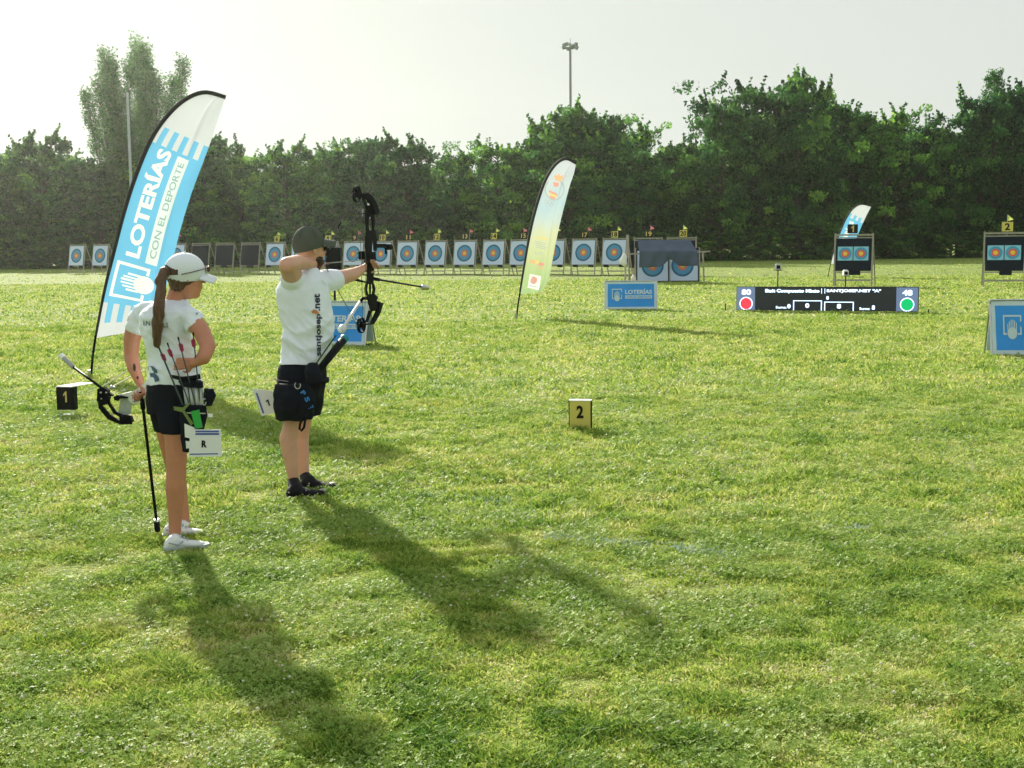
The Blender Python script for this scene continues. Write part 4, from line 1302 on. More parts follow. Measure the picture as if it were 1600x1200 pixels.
def head(mb, c, f, sc=1.0, jaw=1.0, ear=1.0):
    c = Vector(c); f = Vector(f).normalized(); z = Vector((0, 0, 1)); s = f.cross(z)
    mb.ell(c + z * .025 * sc, f * .098 * sc, s * .076 * sc, z * .092 * sc)           # skull
    mb.ell(c + f * .020 * sc - z * .035 * sc, f * .074 * sc, s * .062 * sc, z * .088 * sc)     # face
    mb.ell(c + f * .048 * sc - z * .093 * sc, f * .036 * sc * jaw, s * .036 * sc * jaw, z * .026 * sc)    # chin
    mb.cap(c + f * .088 * sc + z * .012 * sc, .009 * sc, c + f * .108 * sc - z * .022 * sc, .0125 * sc, 8)   # nose
    mb.ell(c + f * .086 * sc - z * .056 * sc, f * .012 * sc, s * .024 * sc, z * .008 * sc)      # lips
    mb.ell(c + f * .085 * sc + z * .030 * sc, f * .012 * sc, s * .050 * sc, z * .010 * sc)      # brow
    for k in (-1, 1):
        mb.ell(c + s * .076 * sc * k - f * .012 * sc - z * .008 * sc, (f * .9 - s * k * .35) * .018 * sc * ear, s * .008 * sc * ear, z * .031 * sc * ear)   # ear
        mb.ell(c + f * .045 * sc + s * .044 * k * sc - z * .03 * sc, f * .03 * sc, s * .022 * sc, z * .026 * sc)
def foot(mb, heel, toe, w_=.048, h_=.075, ank=None):
    heel = Vector(heel); toe = Vector(toe); d = (toe - heel).normalized(); s = d.cross(Vector((0, 0, 1)))
    L_ = (toe - heel).length
    R_ = []
    for t, ww, hh in ((0.0, .5, .55), (.06, .78, .85), (.22, .86, 1.0), (.40, .84, .86), (.58, .95, .62), (.76, 1.0, .50), (.90, .82, .42), (1.0, .42, .28)):
        c = heel + d * L_ * t
        R_.append((c + Vector((0, 0, h_ * hh * .5 + .004)), s * w_ * ww, Vector((0, 0, h_ * hh * .5))))
    mb.loft(R_, 16)
def noise_disp(amp, freq, st=(1, 1, 1)):
    def f(c):
        return amp * noise.noise(Vector((c.x * st[0], c.y * st[1], c.z * st[2])) * freq)
    return f

# ============ the man at full draw
AZ = math.radians(24)
ea = Vector((math.sin(AZ), math.cos(AZ), 0)); ec = Vector((math.cos(AZ), -math.sin(AZ), 0)); zv = Vector((0, 0, 1))
MD = 8.75
man = thing('person', 'man in green cap and white shirt drawing a large black bow towards the targets', 'person', G(474, 772))
hr = G(447, 779); tr_ = G(512, 775); hl = G(470, 764); tl = G(527, 765)
def px2m(p, d): return p / FPX * d
def ring(cx, y, hw, ra, d=MD, A=ea, B=ec):
    h_ = px2m(hw, d); ax = abs(A.x) * ra; rc = math.sqrt(max(1e-4, h_ ** 2 - ax ** 2)) / abs(B.x)
    return (P(cx, y, d), A * ra, B * rc)
BR = [(474, 568, 38, .175), (479, 540, 39, .178), (481, 520, 40, .18), (480, 500, 41, .185), (476, 480, 40, .19), (474, 465, 40, .195), (473, 450, 38, .20), (475, 438, 33, .185), (478, 430, 25, .145), (482, 424, 16, .09)]
b = MB()
b.loft([ring(*r_) for r_ in [(470, 600, 34, .17)] + [(r_[0], r_[1], max(8, r_[2] - 9), max(.04, r_[3] - .035)) for r_ in BR]], 24)
fdir = Vector((math.sin(math.radians(50)), math.cos(math.radians(50)), 0))
hc = P(485, 389, 8.80)
head(b, hc, fdir, 1.02, 1.15)
b.cap(P(481, 432, 8.78), .070, P(480, 404, 8.80), .062)
# draw arm
b.cap(P(458, 434, 8.62), .070, P(449, 415, 8.36), .055); b.cap(P(449, 415, 8.36), .056, P(465, 410, 8.50), .050); b.cap(P(465, 410, 8.50), .050, P(489, 413, 8.78), .032)
hand(b, P(490, 413, 8.79), P(505, 411, 8.87) - P(489, 414, 8.79), Vector((-.8, .6, -.1)), -1, .9, .92)
# bow arm
b.cap(P(503, 441, 8.95), .055, P(524, 436, 9.08), .058); b.cap(P(524, 436, 9.08), .059, P(541, 432, 9.21), .050); b.cap(P(541, 432, 9.21), .051, P(553, 428, 9.30), .045); b.cap(P(553, 428, 9.30), .044, P(567, 420, 9.41), .029)
hand(b, P(568, 420, 9.41), P(579, 412, 9.48) - P(568, 420, 9.41), Vector((.9, -.4, -.2)), 1, .8, .95)
# legs
b.cap(P(466, 600, 8.68), .095, P(457, 660, 8.62), .058); b.cap(P(457, 660, 8.62), .056, P(451, 686, 8.62), .062); b.cap(P(451, 686, 8.62), .062, P(454, 712, 8.61), .053); b.cap(P(454, 712, 8.61), .052, P(459, 752, 8.60), .034)
b.cap(P(482, 600, 8.88), .095, P(474, 655, 8.94), .058); b.cap(P(474, 655, 8.94), .056, P(469, 684, 8.94), .060); b.cap(P(469, 684, 8.94), .060, P(472, 708, 8.92), .049); b.cap(P(472, 708, 8.92), .047, P(476, 748, 8.90), .033)
foot(b, hr + (tr_ - hr) * .07, hr + (tr_ - hr) * .9, .038, .05); foot(b, hl + (tl - hl) * .07, hl + (tl - hl) * .9, .038, .05)
build_blob(b, 'body', SKIN, man, .0055, 3)
# shirt
b = MB()
b.loft([ring(*r_) for r_ in BR] + [ring(483, 419, 12, .062)], 28)
b.cap(P(464, 441, 8.66), .078, P(456, 436, 8.58), .073); b.cap(P(470, 446, 8.70), .09, P(462, 440, 8.66), .078)
b.cap(P(497, 443, 8.92), .085, P(522, 437, 9.07), .063); b.tube([P(505, 440, 8.96), P(526.5, 437, 9.09)], [.08, .068], 16)
def shirt_folds(c):
    u = c.z * 26 + math.sin(c.x * 17 + c.y * 5) * 1.6
    v = (c - man.location)
    low = max(0, 1 - abs(c.z - .95) / .35)
    n1 = noise.noise(Vector((c.x * 5 + c.z * 3, c.y * 5, c.z * 8))); n2 = noise.noise(Vector((c.x * 9 + 7, c.y * 9, c.z * 17 + c.x * 12)))
    return .007 - .024 * abs(n1) * (.5 + low) - .014 * abs(n2) * (.4 + low)
shirt, shirt_bvh = build_blob(b, 'shirt', SHIRT, man, .007, 5, shirt_folds)
def onto(tree, px_, py_, off=.003):
    r_ = ray(px_, py_).normalized()
    h_, n_, i_, d_ = tree.ray_cast(CAM, r_)
    if h_ is None:
        return None
    return h_ - r_ * off
def print_poly(mb, tree, pts, off=.003):
    q_ = [onto(tree, *p, off) for p in pts]
    if all(x is not None for x in q_):
        mb.add(q_, [tuple(range(len(q_)))])
def print_text(mb, tree, s_, fn, off=.003, bold=.02):
    v, f, asp = text2d(s_, bold)
    q_ = [onto(tree, *fn(a, c), off) for a, c in v]
    for t_ in f:
        if all(q_[i] is not None for i in t_):
            mb.add([q_[i] for i in t_], [tuple(range(len(t_)))])
NAVY = mat('navy_print', (.02, .03, .06), .7, .1); ORP = mat('orange_print', (.55, .22, .07), .7, .1)
m_ = MB()
print_text(m_, shirt_bvh, 'santjosep', lambda a, c: (504.5 - c * 11 - a * 1.0, 556 - a * 66), .005, .03)
print_text(m_, shirt_bvh, '.net', lambda a, c: (500.5 - c * 9.5 - a * .5, 486 - a * 27), .005, .03)
print_text(m_, shirt_bvh, 'ir', lambda a, c: (505 + a * 7 - c * 3, 440 + a * 9 + c * -3), .005, .03)
build(m_, 'lettering', NAVY, shirt, fix=False)
m_ = MB(); print_poly(m_, shirt_bvh, [(489, 483), (495, 484.5), (499, 489), (494, 491), (488, 489)], .005); print_poly(m_, shirt_bvh, [(486, 485), (491, 487), (488, 490)], .006); build(m_, 'orange_mark', ORP, shirt, fix=False)
# shorts
b = MB()
b.loft([ring(474, 565, 33, .145), ring(473, 573, 36, .172), ring(472, 585, 37, .18), ring(470, 605, 37, .185), ring(468, 622, 35, .17)], 24)
b.loft([(P(462, 600, 8.68), ea * .10, ec * .13), (P(459, 630, 8.65), ea * .10, ec * .115), (P(458, 656, 8.63), ea * .088, ec * .098)], 18)
b.loft([(P(480, 600, 8.86), ea * .10, ec * .13), (P(479, 630, 8.90), ea * .10, ec * .115), (P(478, 649, 8.92), ea * .09, ec * .10)], 18)
build_blob(b, 'shorts', SHORT, man, .008, 4, noise_disp(.010, 12, (1, 1, .5)))
for h_, t_, an_, nm in ((hr, tr_, P(459, 752, 8.60), 0), (hl, tl, P(477, 745, 8.90), 1)):
    b = MB(); foot(b, h_, t_, .050, .078); b.cap(h_ + (t_ - h_) * .24 + zv * .05, .048, an_, .041)
    build_blob(b, 'shoe', SOLE, man, .006, 3)
    m_ = MB(); dd = (t_ - h_); m_.ell(h_ + dd * .88 + zv * .045, dd * .09, dd.cross(zv).normalized() * .028, zv * .006, 12, 6); build(m_, 'toe_cap', mat('grey_toe', (.30, .30, .29), .5, .1), man, smooth=True)
# cap, beard, sunglasses
b = MB(); s_ = fdir.cross(zv)
b.ell(hc + zv * .034 - fdir * .016, fdir * .112, s_ * .092, zv * .120, 24, 14); b.ell(hc + zv * .060 + fdir * .030, fdir * .066, s_ * .074, zv * .070)
cap_, _ = build_blob(b, 'cap', CAPG, man, .006, 2)
bm = bmesh.new(); bm.from_mesh(cap_.data)
cc = hc - Vector(ORG[man.name])
bmesh.ops.bisect_plane(bm, geom=bm.verts[:] + bm.edges[:] + bm.faces[:], plane_co=cc - zv * .022 - fdir * .09, plane_no=(zv - fdir * .26), clear_inner=True)
bm.to_mesh(cap_.data); bm.free()
m_ = MB()
for k in range(3):
    an_ = k * math.pi / 3 + .5
    m_.tube([hc + zv * .034 - fdir * .016 + (fdir * math.cos(an_) * .1135 + s_ * math.sin(an_) * .0935) * math.cos(t) + zv * .1215 * math.sin(t) for t in [i * math.pi / 20 for i in range(2, 19)]], .0016, 5)
m_.sph(hc + zv * .156 - fdir * .016, .008, 8, 6)
build(m_, 'seam', mat('cap_seam', (.04, .05, .04), .9), cap_)
m_ = MB()
fs_ = []
for k in range(11):
    t = -1 + 2 * k / 10
    fs_.append((t, hc + fdir * (.098 + .088 * math.sqrt(max(0, 1 - t * t * .82))) + s_ * t * .084 + zv * (.058 - .050 * t * t)))
inner = [hc + fdir * (.088 * math.sqrt(max(0, 1 - t * t * .75))) + s_ * t * .084 + zv * (.068 - .046 * t * t) for t, _ in fs_]
outer = [p for _, p in fs_]
m_.v = inner + outer + [p - zv * .005 for p in inner] + [p - zv * .005 for p in outer]
n_ = 11
for k in range(n_ - 1):
    m_.f += [[k, k + 1, n_ + k + 1, n_ + k], [2 * n_ + k, 3 * n_ + k, 3 * n_ + k + 1, 2 * n_ + k + 1], [n_ + k, n_ + k + 1, 3 * n_ + k + 1, 3 * n_ + k]]; m_.m += [0, 0, 0]
build(m_, 'brim', CAPG, cap_, smooth=True)
b = MB()
b.ell(hc + fdir * .040 - zv * .088, fdir * .052, s_ * .056, zv * .040); b.ell(hc + fdir * .068 - zv * .060, fdir * .028, s_ * .034, zv * .018)
for k in (-1, 1): b.ell(hc + fdir * .032 + s_ * .044 * k - zv * .066, fdir * .036, s_ * .021, zv * .028)
build_blob(b, 'beard', mat('beard', (.05, .03, .02), .8, .4, 60, bump=.8, bscale=150), man, .005, 2)
m_ = MB()
for k in (-1, 1):
    m_.ell(hc + fdir * .088 + s_ * .036 * k + zv * .008, fdir * .012, s_ * .032, zv * .022, 12, 8)
    m_.bar(hc + fdir * .085 + s_ * .066 * k + zv * .016, hc - fdir * .01 + s_ * .082 * k + zv * .012, .005, .008)
build(m_, 'sunglasses', GLASS, man, smooth=True)

# quiver on the man's belt, with its pouches
qv = thing('hip_quiver', "black quiver and pouches on the man's belt with a tube slanting forward", 'quiver', G(480, 772))
m_ = MB()
R_ = [ring(474, 591, 39.5, .188), ring(474, 598, 39.5, .188)]
m_.loft(R_, 28); build(m_, 'belt', SHORT, qv, smooth=True)
m_ = MB(); d_ = 8.50
m_.loft([(P(449, 600, d_), ec * .085, -ea * .035), (P(448, 615, d_ - .02), ec * .10, -ea * .05), (P(448, 640, d_ - .02), ec * .10, -ea * .05), (P(450, 656, d_), ec * .09, -ea * .035)], 18)
build_blob(m_, 'pouch', SHORT, qv, .006, 2, noise_disp(.008, 18))
m_ = MB(); m_.loft([(P(474, 600, 8.46), ec * .06, -ea * .03), (P(476, 625, 8.45), ec * .085, -ea * .04), (P(476, 655, 8.47), ec * .055, -ea * .03)], 16)
build_blob(m_, 'pouch', SHORT, qv, .006, 2, noise_disp(.008, 18))
m_ = MB(); m_.loft([(P(489, 567, 8.46), ec * .035, -ea * .03), (P(488, 580, 8.44), ec * .055, -ea * .045), (P(491, 598, 8.45), ec * .06, -ea * .04), (P(489, 608, 8.47), ec * .04, -ea * .03)], 16)
build_blob(m_, 'belt_pouch', SHORT, qv, .006, 2, noise_disp(.008, 18))
m_ = MB(); a_, b_ = P(497, 580, 8.46), P(538, 529, 8.75); m_.tube([a_, a_.lerp(b_, .5), b_], [.022, .026, .028], 12); build(m_, 'tube', BLACK, qv, smooth=True)
m_ = MB(); m_.tube([a_.lerp(b_, .93), a_.lerp(b_, 1.02)], [.0285, .030], 12); build(m_, 'rim', mat('teal_rim', (.0, .22, .27), .5), qv, smooth=True)
m_ = MB(); m_.tube([P(468, 605, 8.42), P(525, 524, 8.72)], [.004, .004], 6); build(m_, 'strap', BLACK, qv)
m_ = MB(); m_.tube([P(465 + 4.5 * math.cos(t), 602 + 5.5 * math.sin(t), 8.41) for t in [k * .5 for k in range(-1, 9)]], .003, 6); build(m_, 'ring', STEEL, qv)
m_ = MB(); m_.tube([P(x_, y_, 8.42) for x_, y_ in ((474, 652), (469, 662), (468, 670), (471, 673), (475, 668), (477, 655))], .008, 8); build(m_, 'loop', BLACK, qv, smooth=True)
m_ = MB(); m_.tube([P(430, 592, 8.62), P(434, 595, 8.52), P(452, 597, 8.45)], .006, 8); build(m_, 'hook', SHORT, qv)
m_ = MB()
nrmq = -ea
def qtext(s_, cx, cy, sz, ang, d_):
    ca, sa = math.cos(ang), math.sin(ang)
    put_text(m_, s_, lambda a, c: P(cx + ((a - .5) * sz * ca + (c - .5) * sz * sa), cy + ((a - .5) * sz * sa - (c - .5) * sz * ca), d_), .03)
qtext('P', 474, 614, 7, .9, 8.395); qtext('S', 480, 624, 7.5, 1.2, 8.395); qtext('E', 485, 634, 8, 1.3, 8.41)
build(m_, 'blue_lettering', mat('blue_letter', (.02, .22, .65), .5), qv, fix=False)
# number card
def card(label, pts, d_, glyph, gpos, bars, dz=0):
    o_ = P(sum(p[0] for p in pts) / 4, sum(p[1] for p in pts) / 4, d_)
    q_ = [P(p[0], p[1], d_ + (dz if i in (1, 2) else 0)) for i, p in enumerate(pts)]
    nn = (q_[1] - q_[0]).cross(q_[3] - q_[0]).normalized()
    if nn.dot(CAM - q_[0]) < 0: nn = -nn
    m_ = MB(); m_.extr(q_, -nn * .003)
    c_ = build(m_, 'number_card', mat('card_white', (.74, .76, .80), .6, .03))
    tag(c_, label, 'number card')
    bil = lambda u, v: q_[0].lerp(q_[1], u).lerp(q_[3].lerp(q_[2], u), v) + nn * .002
    m_ = MB()
    for u0, v0, u1, v1 in bars: m_.add([bil(u0, v0), bil(u1, v0), bil(u1, v1), bil(u0, v1)], [(0, 1, 2, 3)])
    x_ = build(m_, 'blue_band', mat('card_blue', (.05, .10, .38), .6), None, fix=False); x_.parent = c_
    m_ = MB(); (put_one if glyph == '1' else (lambda m, f: put_text(m, glyph, f, .05)))(m_, lambda a, c: bil(gpos[0] + a * gpos[2], gpos[1] - c * gpos[3]))
    x_ = build(m_, 'letter', INK, None, fix=False); x_.parent = c_
card("white number card hanging behind the man's hip", [(394, 607), (426, 611), (436, 644), (409, 650)], 8.80, '1', (.46, .66, .20, .26), [(.10, .15, .19, .92)])
# the arrow on the string
gripc = P(577.5, 419, 9.45)
def BP(px_, py_, off=0.0):
    return PL(px_, py_, gripc, ec) + ec * off
nock = BP(506, 411.5)
m_ = MB(); tip_ = BP(584, 405); m_.tube([nock, tip_], .0032, 8); ar = build(m_, 'arrow', mat('arrow_shaft', (.30, .30, .28), .4), None); tag(ar, 'thin arrow nocked on the drawn bow string beside the face of the man', 'arrow')
m_ = MB()
for k in range(3):
    a_ = k * 2.1 + .5; u_ = (tip_ - nock).normalized(); p_ = u_.cross(zv).normalized() * math.cos(a_) + zv * math.sin(a_)
    m_.add([nock + u_ * .02, nock + u_ * .07, nock + u_ * .06 + p_ * .011, nock + u_ * .03 + p_ * .011], [(0, 1, 2, 3)])
x_ = build(m_, 'fletching', mat('fletch_dark', (.25, .05, .05), .6), None); x_.parent = ar

# ============ the drawn compound bow
bow = thing('compound_bow', 'large black compound bow held at full draw by the man in the cap', 'bow', gripc)
ORG[bow.name] = Vector(gripc)
def plate(name, polys, t, matl, parent, off=0.0):
    m_ = MB()
    for pts in polys: m_.extr([BP(a, c, off - t / 2) for a, c in pts], ec * t)
    return build(m_, name, matl, parent)
riser = plate('riser', [
    [(572, 322), (577, 321), (583, 330), (585, 345), (584, 362), (582, 362), (581.5, 346), (578, 334), (575, 345), (576, 362), (573, 362), (571, 340)],
    [(573, 360), (585, 360), (588, 375), (588, 392), (584, 392), (583.5, 378), (581, 378), (580, 405), (571, 405), (571, 376)],
    [(569, 395), (586, 393), (587, 408), (583, 410), (584, 428), (574, 428), (573, 410), (568, 404)],
    [(574, 426), (583, 426), (583, 444), (573, 444)],
    [(571.5, 443), (574.5, 443), (572.8, 452), (575, 461), (572, 461), (570, 452)], [(581.5, 443), (584, 443), (586, 452), (584, 461), (581, 461), (583, 452)], [(577.3, 443), (579, 443), (578.8, 461), (577.6, 461)],
    [(573, 460), (584, 459), (590, 464), (588, 470), (594, 472), (593, 486), (580, 486), (576, 475)],
    [(571, 322), (576, 321), (591, 331), (590, 336), (576, 335)]], .010, BLACKM, bow)
m_ = MB(); m_.sph(BP(576.5, 340.5, -.02), .010); m_.sph(BP(586, 409, -.01), .009); build(m_, 'bright_bolt', STEEL, riser, smooth=True)  # steel dots set bright glints on the dark riser
m_ = MB(); m_.ell(BP(567.5, 302.8, -.012), ea * .030, ec * .006, zv * .007); build(m_, 'limb_glint', STEEL, riser, smooth=True)  # steel ellipsoid shaped as the highlight along the upper limb
m_ = MB(); m_.sph(BP(578.5, 319.5, -.015), .008); build(m_, 'limb_glint', STEEL, riser, smooth=True)  # steel dot adds a second limb highlight
for off in (-.010, .010):
    plate('limb', [[(563, 302), (572, 301), (580, 306.5), (586.5, 317), (592, 333), (584, 333), (580.5, 322), (575.5, 313), (569, 307), (563, 305)]], .007, BLACKM, bow, off)
plate('limb', [[(564, 305), (570, 311), (574, 322), (578, 334), (573.5, 334), (570.5, 322), (567, 313)]], .007, BLACKM, bow, 0)
for off in (-.010, .010):
    plate('limb', [[(597, 473), (590.5, 473), (589, 486), (579.5, 505.5), (582, 507), (592, 490)]], .007, BLACKM, bow, off)
plate('limb', [[(582, 485), (576, 485), (571, 503), (574, 504)]], .007, BLACKM, bow, 0)
def wheel(cx, cy, rx, ry, name='cam'):
    m_ = MB()
    def rr_(k, f, o_): 
        t = 2 * math.pi * k / 28; return BP(cx + rx * f * math.cos(t), cy + ry * f * math.sin(t), o_)
    n_ = 28
    for f0, f1 in ((1.0, .80),):
        ring_ = [rr_(k, f0, -.008) for k in range(n_)] + [rr_(k, f0, .008) for k in range(n_)] + [rr_(k, f1, -.008) for k in range(n_)] + [rr_(k, f1, .008) for k in range(n_)]
        fs = []
        for k in range(n_):
            q = (k + 1) % n_
            fs += [(k, q, n_ + q, n_ + k), (2 * n_ + k, 3 * n_ + k, 3 * n_ + q, 2 * n_ + q), (k, 2 * n_ + k, 2 * n_ + q, q), (n_ + k, n_ + q, 3 * n_ + q, 3 * n_ + k)]
        m_.add(ring_, fs)
    for k in (3, 11, 19, 25):
        m_.bar(rr_(k, .9, 0), rr_((k + 13) % n_, .3, 0), .016, .012)
    m_.tube([BP(cx, cy, -.018), BP(cx, cy, .018)], .012, 8)
    return build(m_, name, BLACK, bow, smooth=False)
wheel(557.5, 303, 6, 13); wheel(564.5, 508, 6, 12.5)
m_ = MB(); m_.tube([BP(558, 303), BP(567, 304)], .012, 6); m_.tube([BP(565, 507), BP(580, 506)], .007, 6); build(m_, 'axle', BLACKM, bow)
STR = mat('bow_string', (.10, .11, .10), .7)
m_ = MB(); m_.tube([BP(551.5, 301), nock], .0038, 6); m_.tube([nock, BP(559.5, 512)], .0032, 6); build(m_, 'string', STR, bow)
m_ = MB(); a_, b_ = BP(551.5, 301), nock; m_.tube([a_.lerp(b_, .42), a_.lerp(b_, .52)], .006, 6); m_.tube([a_.lerp(b_, .82), a_.lerp(b_, .90)], .006, 6); build(m_, 'peep_sight', BLACK, bow)
m_ = MB()
for off in (-.006, .006): m_.tube([BP(560, 312, off), BP(568, 400, off * 3), BP(568.3, 430, off * 3), BP(568.5, 500, off)], .0022, 5)
build(m_, 'cable', STR, bow)
m_ = MB(); r0, r1 = BP(583, 435.5), BP(657, 448); m_.tube([r0, r0.lerp(r1, .12), r0.lerp(r1, .13), r1], [.013, .013, .0075, .0065], 10); st = build(m_, 'stabilizer', BLACKM, bow, smooth=True)
m_ = MB(); r2 = BP(667, 449.7); m_.tube([r1, r1.lerp(r2, .3), r1.lerp(r2, .35), r2], [.016, .017, .021, .021], 14); build(m_, 'weight', STEEL, st)
m_ = MB(); s0, s1 = BP(567, 470, -.02), P(538, 510, 9.0); m_.tube([s0, s1], [.010, .012], 10); sb_ = build(m_, 'side_bar', mat('white_bar', (.62, .64, .66), .35, .05), bow, smooth=True)
m_ = MB(); s2 = P(532, 517, 8.95); m_.tube([s1, s1.lerp(s2, .25), s1.lerp(s2, .8), s2], [.016, .026, .028, .018], 14); build(m_, 'weight', mat('white_bar', (.62, .64, .66)), sb_, smooth=True)
m_ = MB(); m_.tube([BP(575, 466), BP(567, 466), BP(566, 472, -.02)], [.012, .012, .014], 8); build(m_, 'side_bracket', BLACKM, bow)
m_ = MB(); m_.bar(BP(586, 384), BP(602, 384), .018, .03); m_.bar(BP(603, 382), BP(603, 397), .014, .018); sg_ = build(m_, 'sight', BLACKM, bow)
m_ = MB(); c_ = BP(607, 386, -.0)
m_.tube([c_ - ea * .03, c_ + ea * .03], .022, 16); build(m_, 'scope', BLACK, sg_)
m_ = MB(); m_.box(BP(572, 399, -.03), (.05, .05, .06)); m_.tube([BP(568, 394, -.03), BP(580, 394, -.03)], .008, 6); m_.tube([BP(575, 396, -.03), BP(577, 409, -.04)], .006, 6); build(m_, 'arrow_rest', BLACK, bow)
m_ = MB(); m_.tube([BP(566, 395, -.05), BP(572, 393, -.05)], .006, 8); m_.tube([BP(579, 402, -.045), BP(579, 388, -.045)], .004, 8); build(m_, 'rest_screw', STEEL, bow)
m_ = MB(); m_.tube([BP(583, 438), BP(572, 441), BP(562, 437, -.03), BP(557, 435, -.05)], [.006, .006, .010, .010], 8); build(m_, 'wrist_sling', BLACK, bow)
m_ = MB(); m_.tube([BP(584, 333, .0), BP(580, 345, -.03), BP(585, 363, -.03)], .003, 6); m_.tube([BP(571, 326, -.02), BP(570, 337, -.02)], .004, 6); build(m_, 'bright_trim', STEEL, bow)  # steel tubes stand in for bright edge highlights on the riser
m_ = MB(); m_.tube([BP(573, 334), BP(560, 333)], .004, 6); build(m_, 'string_stop', BLACK, bow)
# release aid in the drawing hand
m_ = MB(); m_.cap(P(505, 409, 8.84), .011, P(497, 420, 8.78), .014); o_ = build_blob(m_, 'release_aid', mat('dark_red', (.10, .015, .012), .4), None, .004, 2)[0]
tag(o_, "small dark red release aid in the man's drawing hand", 'release aid')

# ============ the girl
gd = 7.22
girl = thing('person', 'girl with long ponytail and white cap watching with one hand on her hip', 'person', G(275, 850))
ga = math.radians(52)        # body heading from +Y towards +X
gf = Vector((math.sin(ga), math.cos(ga), 0)); gs = gf.cross(zv)      # gs: her right side
def gring(cx, y, hw, rs_, d=gd):
    # rs_: half width along her side axis, depth solved from the visible half width
    h_ = px2m(hw, d); rf = math.sqrt(max(.0025, h_ ** 2 - (gs.x * rs_) ** 2)) / abs(gf.x)
    return (P(cx, y, d), gs * rs_, gf * rf)
GR = [(273, 600, 43, .155), (273, 585, 41, .150), (271, 565, 39.5, .145), (267, 545, 39, .145), (262, 525, 40, .150), (259, 508, 42, .160), (260, 495, 44, .170), (262, 485, 41, .165), (266, 477, 33, .130), (271, 470, 23, .085)]
b = MB()
b.loft([gring(272, 625, 38, .15), gring(272, 610, 40, .155)] + [gring(r_[0], r_[1], max(10, r_[2] - 9), max(.05, r_[3] - .035)) for r_ in GR], 24)
gh = P(290, 434, 7.21); gfd = Vector((math.sin(math.radians(58)), math.cos(math.radians(58)), 0)); gsd = gfd.cross(zv)
head(b, gh, gfd, .97, .9, .6)
b.cap(P(272, 474, 7.21), .052, P(279, 450, 7.21), .046)
# left arm hanging
b.cap(P(214, 500, 7.42), .052, P(206, 530, 7.44), .048); b.cap(P(206, 530, 7.44), .047, P(205, 556, 7.44), .040); b.cap(P(205, 556, 7.44), .041, P(209, 574, 7.40), .038); b.cap(P(209, 574, 7.40), .037, P(218, 598, 7.36), .024)
hand(b, P(218, 599, 7.36), P(223, 612, 7.34) - P(218, 599, 7.36), Vector((-.5, -.2, 0)), 1, 1.0, .85)
# right arm, hand on the hip
b.cap(P(301, 499, 7.12), .052, P(316, 520, 7.08), .048); b.cap(P(316, 520, 7.08), .047, P(325, 541, 7.03), .042); b.cap(P(325, 541, 7.03), .042, P(318, 559, 6.98), .038); b.cap(P(318, 559, 6.98), .037, P(303, 567, 6.98), .025)
hand(b, P(304, 567, 6.985), P(288, 568, 6.99) - P(304, 567, 6.985), Vector((.1, 1, -.1)), 1, .35, .85)
# legs
b.cap(P(271, 625, 7.18), .070, P(275, 676, 7.12), .066); b.cap(P(275, 676, 7.12), .065, P(276, 725, 7.12), .055)
b.cap(P(276, 725, 7.12), .053, P(274.5, 760, 7.13), .057); b.cap(P(274.5, 760, 7.13), .057, P(274, 802, 7.14), .040); b.cap(P(274, 800, 7.14), .040, P(273, 842, 7.15), .031)
b.cap(P(258, 625, 7.30), .070, P(262, 676, 7.36), .064); b.cap(P(262, 676, 7.36), .063, P(272, 725, 7.44), .052); b.cap(P(272, 725, 7.44), .052, P(279, 765, 7.47), .050); b.cap(P(279, 765, 7.47), .049, P(289, 820, 7.48), .030)
g1h, g1t = G(257, 861), G(322, 854); g2h, g2t = G(280, 838), G(321, 836)
g2h = g2t - (g2t - g2h).normalized() * .235
foot(b, g1h + (g1t - g1h) * .08, g1h + (g1t - g1h) * .9, .032, .045); foot(b, g2h + (g2t - g2h) * .08, g2h + (g2t - g2h) * .9, .032, .045)
build_blob(b, 'body', SKINR, girl, .0045, 3)
b = MB()
b.loft([gring(*r_) for r_ in GR] + [gring(273, 466, 14, .055)], 28)
b.cap(P(258, 478, 7.27), .042, P(228, 485, 7.37), .052); b.cap(P(224, 489, 7.38), .056, P(214, 498, 7.42), .056); b.tube([P(222, 487, 7.38), P(209.5, 516, 7.43)], [.062, .058], 16); b.cap(P(235, 492, 7.34), .06, P(222, 492, 7.38), .06)
b.cap(P(290, 492, 7.14), .06, P(301, 497, 7.12), .058); b.tube([P(296, 492, 7.13), P(307, 512, 7.10)], [.062, .060], 16)
gsh, gsh_bvh = build_blob(b, 'shirt', SHIRT, girl, .006, 5, lambda c: .005 - .018 * abs(noise.noise(Vector((c.x * 6 - c.z * 4, c.y * 6, c.z * 9)))) - .014 * abs(noise.noise(Vector((c.x * 11, c.y * 11, c.z * 20 + c.x * 14 + 3)))))
m_ = MB()
print_text(m_, gsh_bvh, 'EN', lambda a, c: (224 + a * 10, 508 - c * 7 + a), .004, .0); print_text(m_, gsh_bvh, 'LS', lambda a, c: (255 + a * 8, 511.5 - c * 7), .004, .0)
print_text(m_, gsh_bvh, 'v', lambda a, c: (306 + a * 4, 492 - c * 4), .004, .0)
build(m_, 'lettering', NAVY, gsh, fix=False)
m_ = MB()
for q_ in ([(231, 573), (238, 572), (243, 575), (240, 579), (232, 578)], [(239, 575), (245, 577), (246, 583), (240, 583)], [(234, 583), (241, 583), (246, 587), (242, 591), (235, 589)], [(240, 589), (247, 588), (249, 595), (242, 597)]):
    print_poly(m_, gsh_bvh, q_, .006)
build(m_, 'dark_print', mat('slate_print', (.06, .12, .20), .7, .3, 30), gsh, fix=False)
m_ = MB(); print_poly(m_, gsh_bvh, [(231.5, 580), (236, 583), (241, 597), (232, 596)], .005); build(m_, 'pale_blue_print', mat('sky_print', (.22, .45, .62), .7, .2, 30), gsh, fix=False)
